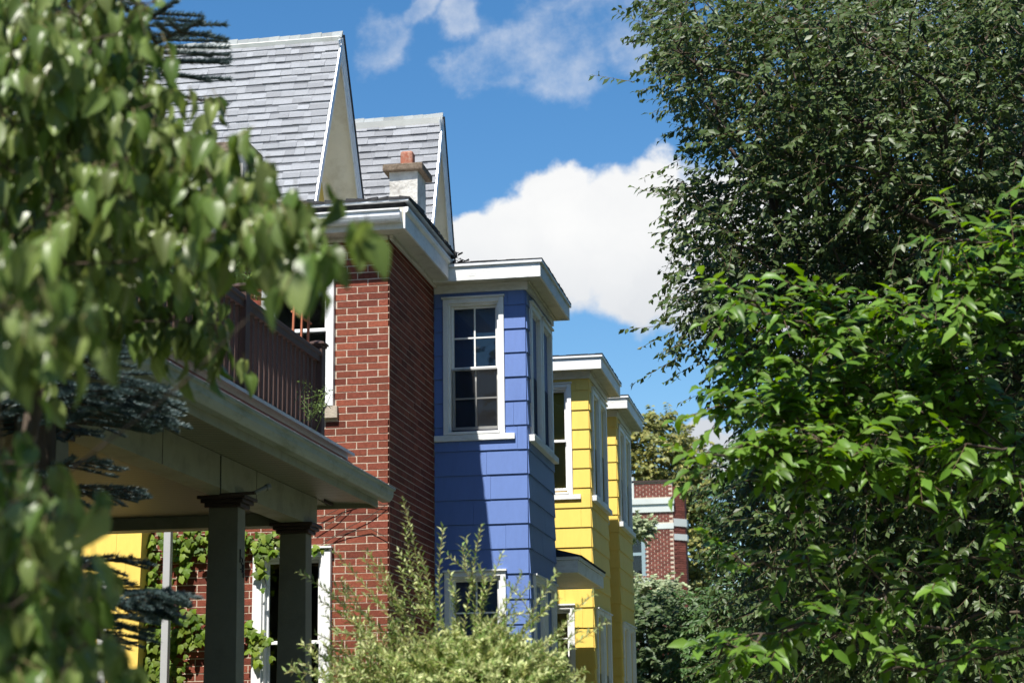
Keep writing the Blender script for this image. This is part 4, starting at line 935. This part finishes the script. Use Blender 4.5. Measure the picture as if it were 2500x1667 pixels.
# ---- blue spruce beside the porch
def spruce():
    t = empty('spruce_tree'); tag(t, 'blue spruce between the near leaves and the porch', 'tree')
    bx, by = -3.72, 8.1; MB().tube([(bx, by, 0), (bx, by, 3), (bx, by, 6), (bx, by, 8.4)], [.12, .1, .06, .01], 10).build('trunk', 'bark', t, smooth=True)
    A, B, P, D = [], [], [], []
    def branch(p, d, L, sub, den=1000):
        q = p+d*L; A.append(p); B.append(q); nn = int(L*den)
        s = rng.uniform(.06, 1, nn); base = p+np.outer(s, d)*L; an = rng.uniform(0, 2*math.pi, nn)
        a = np.cross(d, [0, 0, 1]); a /= np.linalg.norm(a)+1e-9; b = np.cross(a, d)
        P.append(base); D.append(d*.75+np.cos(an)[:, None]*a+np.abs(np.sin(an))[:, None]*b*1.0-(np.sin(an) < -.3)[:, None]*b*.6)
        if sub > 0:
            for k in range(int(5*L/.5)+2):
                s = .25+.7*(k+rng.random())/(int(5*L/.5)+2); sg = 1 if k % 2 else -1
                dd = unit(d+a*sg*.9+np.array([0, 0, rng.uniform(-.35, .05)])); branch(p+d*L*s, dd, L*(1-s)*.55+.10, sub-1, den)
    z = .5
    while z < 8.2:
        n = 9; L0 = (.62 if z < 3.3 else .62)*(1-z/9.0)+.10
        for k in range(n):
            an = 2*math.pi*(k+rng.random()*.7)/n; d = unit(np.array([math.cos(an), math.sin(an), -.12+.25*z/8])); branch(np.array([bx, by, z+rng.uniform(-.1, .1)]), d, L0*rng.uniform(.8, 1.12), 1)
        z += .34
    for px, py, k, L in ((495, 50, 7.9, 1), (430, 5, 7.9, 1), (330, 940, 7.8, 2), (280, 1000, 7.8, 1), (250, 860, 7.7, 1), (395, 1450, 7.9, 2), (330, 1510, 7.9, 1), (220, 950, 7.7, 1)):
        q = at(px, py, k); p = np.array([bx, by, q[2]+.1]); branch(p, unit(q-p), np.linalg.norm(q-p), L, 1500)
    P = np.concatenate(P); D = np.concatenate(D); tubes('branches', 'bark', t, A, B, .006, .002, 5)
    leaves('crown', 'spruce_needle', t, P, D, rng.normal(0, 1, P.shape), rng.uniform(.024, .036, len(P)), .0055, NEE)
spruce()
# ---- dark cedar behind the leaves, beside the gable roof
cd = in_ell((-5.55, 12.4, 6.0), (.45, .6, 1.9), 130)
tree('cedar_tree', 'dark cedar rising beside the large grey gable roof', 'tree', [(-5.75, 12.4, 4.05), (-5.75, 12.4, 5), (-5.7, 12.4, 6), (-5.7, 12.4, 7.6)], .05, cd, 'cedar_spray', .05, .25, 4, .22, 16, droop=.3, tpl=LAN, flat=.3, wig=.8, twig_r=.003)

# ---- variegated willow shrub at the bottom
def willow():
    t = empty('willow_shrub'); tag(t, 'pale variegated willow shrub with long feathery shoots in front of the blue bay', 'shrub')
    c = np.array([-1.72, 8.5, 0]); A, B, P, D, N = [], [], [], [], []
    def shoot(p, d, L, lf, bend=.25):
        seg = 5; q = p.copy(); dd = unit(d)
        for k in range(seg):
            e = q+dd*L/seg; A.append(q.copy()); B.append(e.copy()); n = int(lf/seg)
            s = (np.arange(n)+rng.random(n)*.6)/n; ps = q+np.outer(s, e-q); an = np.arange(n)*2.4+rng.random(n)*.5
            a = np.cross(dd, [.1, .2, 1]); a /= np.linalg.norm(a)+1e-9; b = np.cross(a, dd)
            rd = np.cos(an)[:, None]*a+np.sin(an)[:, None]*b; P.append(ps); D.append(dd*.85+rd*.9); N.append(dd*.6-rd*.5+np.array([0, 0, .6])+rng.normal(0, .25, rd.shape))
            q = e; dd = unit(dd+np.array([dd[0]*.12, dd[1]*.12, -bend*.22])+rng.normal(0, .06, 3))
    # dense mound
    for i in range(2500):
        v = unit(rng.normal(0, 1, 3)); v[2] = abs(v[2]); rr = rng.uniform(.6, 1.0); p = c+np.array([0.06, 0, 1.42])+v*np.array([.50, .55, .64])*rr
        shoot(p, unit(v+np.array([0, 0, .5])+rng.normal(0, .5, 3)), rng.uniform(.08, .20), 40, .5)
    # looser arching shoots: tips given by the outline in the photo
    for px, py, k in ((990, 1222, 8.7), (975, 1290, 8.6), (1020, 1300, 8.7), (1140, 1285, 8.5), (1165, 1310, 8.5), (1200, 1350, 8.4), (1240, 1392, 8.4), (1265, 1405, 8.4), (1355, 1398, 8.3), (1430, 1432, 8.2), (1470, 1495, 8.1), (1400, 1545, 8.2), (1410, 1640, 8.2), (1410, 1680, 8.2),
                      (860, 1325, 8.8), (910, 1345, 8.8), (915, 1350, 8.8), (1050, 1345, 8.6), (1100, 1400, 8.6), (1300, 1480, 8.3), (1330, 1440, 8.3), (1380, 1500, 8.2), (960, 1400, 8.7), (930, 1380, 8.8), (1180, 1420, 8.4), (1230, 1450, 8.4), (1290, 1530, 8.3),
                      (780, 1370, 8.9), (800, 1420, 8.9), (790, 1480, 8.9), (830, 1400, 8.9), (880, 1450, 8.8), (850, 1500, 8.8), (810, 1560, 8.9), (790, 1620, 8.9), (1350, 1600, 8.2), (1330, 1570, 8.2)):
        e = at(px, py, k); p = np.array([c[0]+(e[0]-c[0])*.45+rng.uniform(-.05, .05), c[1]+(e[1]-c[1])*.5, min(1.9, e[2]-.35)]); v = e-p; L = np.linalg.norm(v); shoot(p, unit(v+np.array([0, 0, .10])), L*1.02, 46+26*L/.5, .22)
        for j in range(1):
            s = rng.uniform(.3, .7); sp = p+v*s; shoot(sp, unit(v/L+rng.normal(0, .5, 3)), rng.uniform(.10, .22), 22, .3)
    for i in range(330):
        p = np.array([c[0]-.46+rng.uniform(-.2, .2), c[1]+.1+rng.uniform(-.3, .3), rng.uniform(1.3, 1.95)]); shoot(p, unit(rng.normal(0, .6, 3)+np.array([-.1, 0, .7])), rng.uniform(.2, .38), 36, .4)
    st = []
    for i in range(40): st.append((c+np.array([rng.uniform(-.12, .12), rng.uniform(-.12, .12), 0]), c+np.array([rng.uniform(-.45, .4), rng.uniform(-.4, .4), rng.uniform(1.2, 1.8)])))
    tubes('stems', 'willow_twig', t, [a for a, b in st], [b for a, b in st], .010, .005, 5)
    tubes('shoots', 'willow_twig', t, A, B, .0022, .0018, 4)
    P, D, N = map(np.concatenate, (P, D, N)); ll = rng.uniform(.026, .044, len(P)); leaves('crown', 'willow_leaf', t, P, D, N, ll, ll*.30, LAN)
willow()

# ---- ivy on the brick side wall
def ivy():
    t = empty('ivy_vine'); tag(t, 'green ivy climbing the brick wall seen through the porch', 'ivy'); A, B, P, D, N = [], [], [], [], []
    def on_wall(px, py): d = ray(px, py); return EYE+d*((YB-.03)/d[1])
    for pts, n, jit in (([(372, 1310), (375, 1400), (378, 1500), (375, 1600), (380, 1680)], 150, 16), ([(400, 1300), (440, 1330), (480, 1310), (510, 1330)], 90, 17), ([(430, 1350), (460, 1370), (450, 1400)], 26, 14), ([(430, 1480), (480, 1510), (500, 1540), (450, 1560), (420, 1530)], 110, 18),
                        ([(420, 1600), (430, 1640), (425, 1690)], 34, 14), ([(612, 1330), (650, 1315), (690, 1310)], 60, 13), ([(640, 1340), (680, 1335)], 16, 8), ([(615, 1530), (640, 1560), (640, 1590)], 46, 14), ([(345, 1590), (360, 1660)], 30, 16), ([(630, 1360), (645, 1400), (650, 1430)], 10, 6), ([(780, 1335), (790, 1345)], 5, 5), ([(600, 1290), (560, 1310), (520, 1300)], 40, 12)):
        q = [on_wall(*p) for p in pts]
        for a, b in zip(q[:-1], q[1:]): A.append(a); B.append(b)
        for i in range(n):
            s = rng.uniform(0, len(pts)-1.001); j = int(s); f = s-j; px = pts[j][0]*(1-f)+pts[j+1][0]*f+rng.normal(0, jit); py = pts[j][1]*(1-f)+pts[j+1][1]*f+rng.normal(0, jit)
            p = on_wall(px, py); p[1] -= rng.uniform(.0, .07); P.append(p); D.append([rng.normal(0, .45), -.35, -1+rng.normal(0, .3)]); N.append([rng.normal(0, .25), -1, .55+rng.normal(0, .25)])
    # bare runners on the brick to the right of the porch
    for pts in ([(780, 1265), (830, 1240), (880, 1225), (940, 1232)], [(790, 1320), (850, 1300), (905, 1290), (945, 1312)], [(770, 1300), (820, 1268), (860, 1230)], [(785, 1330), (840, 1292), (900, 1262), (945, 1230)]):
        q = [on_wall(*p)-np.array([0, .0, 0]) for p in pts]
        for a, b in zip(q[:-1], q[1:]): A.append(a); B.append(b)
    tubes('stems', 'bark', t, A, B, .004, .003, 5); ll = rng.uniform(.055, .10, len(P)); leaves('foliage', 'ivy_leaf', t, P, D, N, ll, ll*.95, IVY)
ivy()
# ---- balcony plants
def wisps(label, pts, n, k, ln, z_pot=None, name='balcony_plant'):
    t = empty(name); tag(t, label, 'plant'); A, B, P, D = [], [], [], []
    for i in range(n):
        a = np.array(pts[0]) + rng.normal(0, 14, 2); b = np.array(pts[rng.integers(1, len(pts))])+rng.normal(0, 22, 2); p = at(a[0], a[1], k); q = at(b[0], b[1], k+rng.normal(0, .12))
        A.append(p); B.append(q); m_ = 14
        for s in rng.uniform(.3, 1.05, m_): P.append(p+(q-p)*s+rng.normal(0, .02, 3)); D.append(rng.normal(0, 1, 3)+[0, 0, .2])
    tubes('stems', 'vine_leaf', t, A, B, .003, .002, 4); ll = rng.uniform(.6, 1.1, len(P))*ln; leaves('foliage', 'vine_leaf', t, P, D, rng.normal(0, .6, (len(P), 3))+np.array([0, -.3, 1]), ll, ll*.45, LAN)
    if z_pot is not None:
        b = at(*pts[0], k); MB().tube([(b[0], b[1], z_pot), (b[0], b[1], b[2]-.02)], [.09, .13], 14).build('pot', 'clay_pot', t)
    return t
wisps('bushy green balcony plant behind the railing, left of the window', [(575, 730), (530, 640), (560, 620), (600, 640), (635, 640), (620, 670), (550, 660), (590, 610)], 60, 15.0, .055, 4.04)
wisps('straggly climbing plant hanging on the last railing balusters', [(760, 1010), (785, 975), (770, 985), (788, 968), (778, 995), (782, 960), (758, 930)], 16, 14.50, .026)

# ---- unseen trees added to block sky light, then far trees closing the street
def mass_tree(label, x, y, h, r, n, lm, ln, group):
    c = np.array([x, y, h*.6]); T = in_ell(c, (r, r, h*.42), n)
    return tree('street_tree', label, 'tree', [(x, y, 0), (x+.1, y, h*.25), (x, y, h*.5), (x+.1, y, h*.8)], .25, T, lm, ln, .7, 3, .9, 8, tpl=LAN, group=group, droop=.4, flat=.5, spread=1.2)
for x, y, h, r, where in ((16, 6, 13, 4.5, 'across the road opposite the porch'), (16.5, 15, 14, 4.5, 'across the road opposite the brick house'), (16, 24, 13, 4.5, 'across the road opposite the yellow houses'), (16.5, 34, 14, 4.5, 'across the road beyond the yellow houses'),
                          (15, -4, 13, 4.5, 'across the road behind the viewer'), (3.2, -7, 11, 3.2, 'on the grass strip behind the viewer'), (-6.5, -9, 13, 4.2, 'on the house side behind the viewer'), (9, -11, 13, 4.5, 'at the roadside behind the viewer'), (4.4, 4.5, 10.5, 2.6, 'on the grass strip beside the viewer'), (-1, -14, 14, 4.5, 'closing the pavement far behind the viewer')):
    mass_tree('added out-of-view leafy tree '+where, x, y, h, r, 220, 'maple_leaf', .34, 'added shade trees around the view')
for i, (x, y, h, r, lb) in enumerate(((3.0, 36, 11, 3.0, 'green tree on the grass strip behind the elm'), (2.5, 48, 10, 3.2, 'farther green tree on the grass strip, deep behind the elm'), (-1.8, 66, 7.5, 3.0, 'dark round tree closing the far end of the pavement'), (4, 75, 10, 4, 'far dark tree at the end of the road'))):
    mass_tree(lb, x, y, h, r, 240, 'maple_leaf', .26, 'trees farther down the street')
P = np.stack([rng.uniform(-30, 40, 9000), rng.uniform(95, 110, 9000), rng.uniform(0, 6.5, 9000)**1.0], 1)
o = leaves('far_wood', 'maple_leaf', None, P, rng.normal(0, 1, P.shape), rng.normal(0, .6, P.shape)+SUNW, .9, .6, LAN); tag(o, 'far-off dark wood at the end of the street', 'wood', kind='stuff')
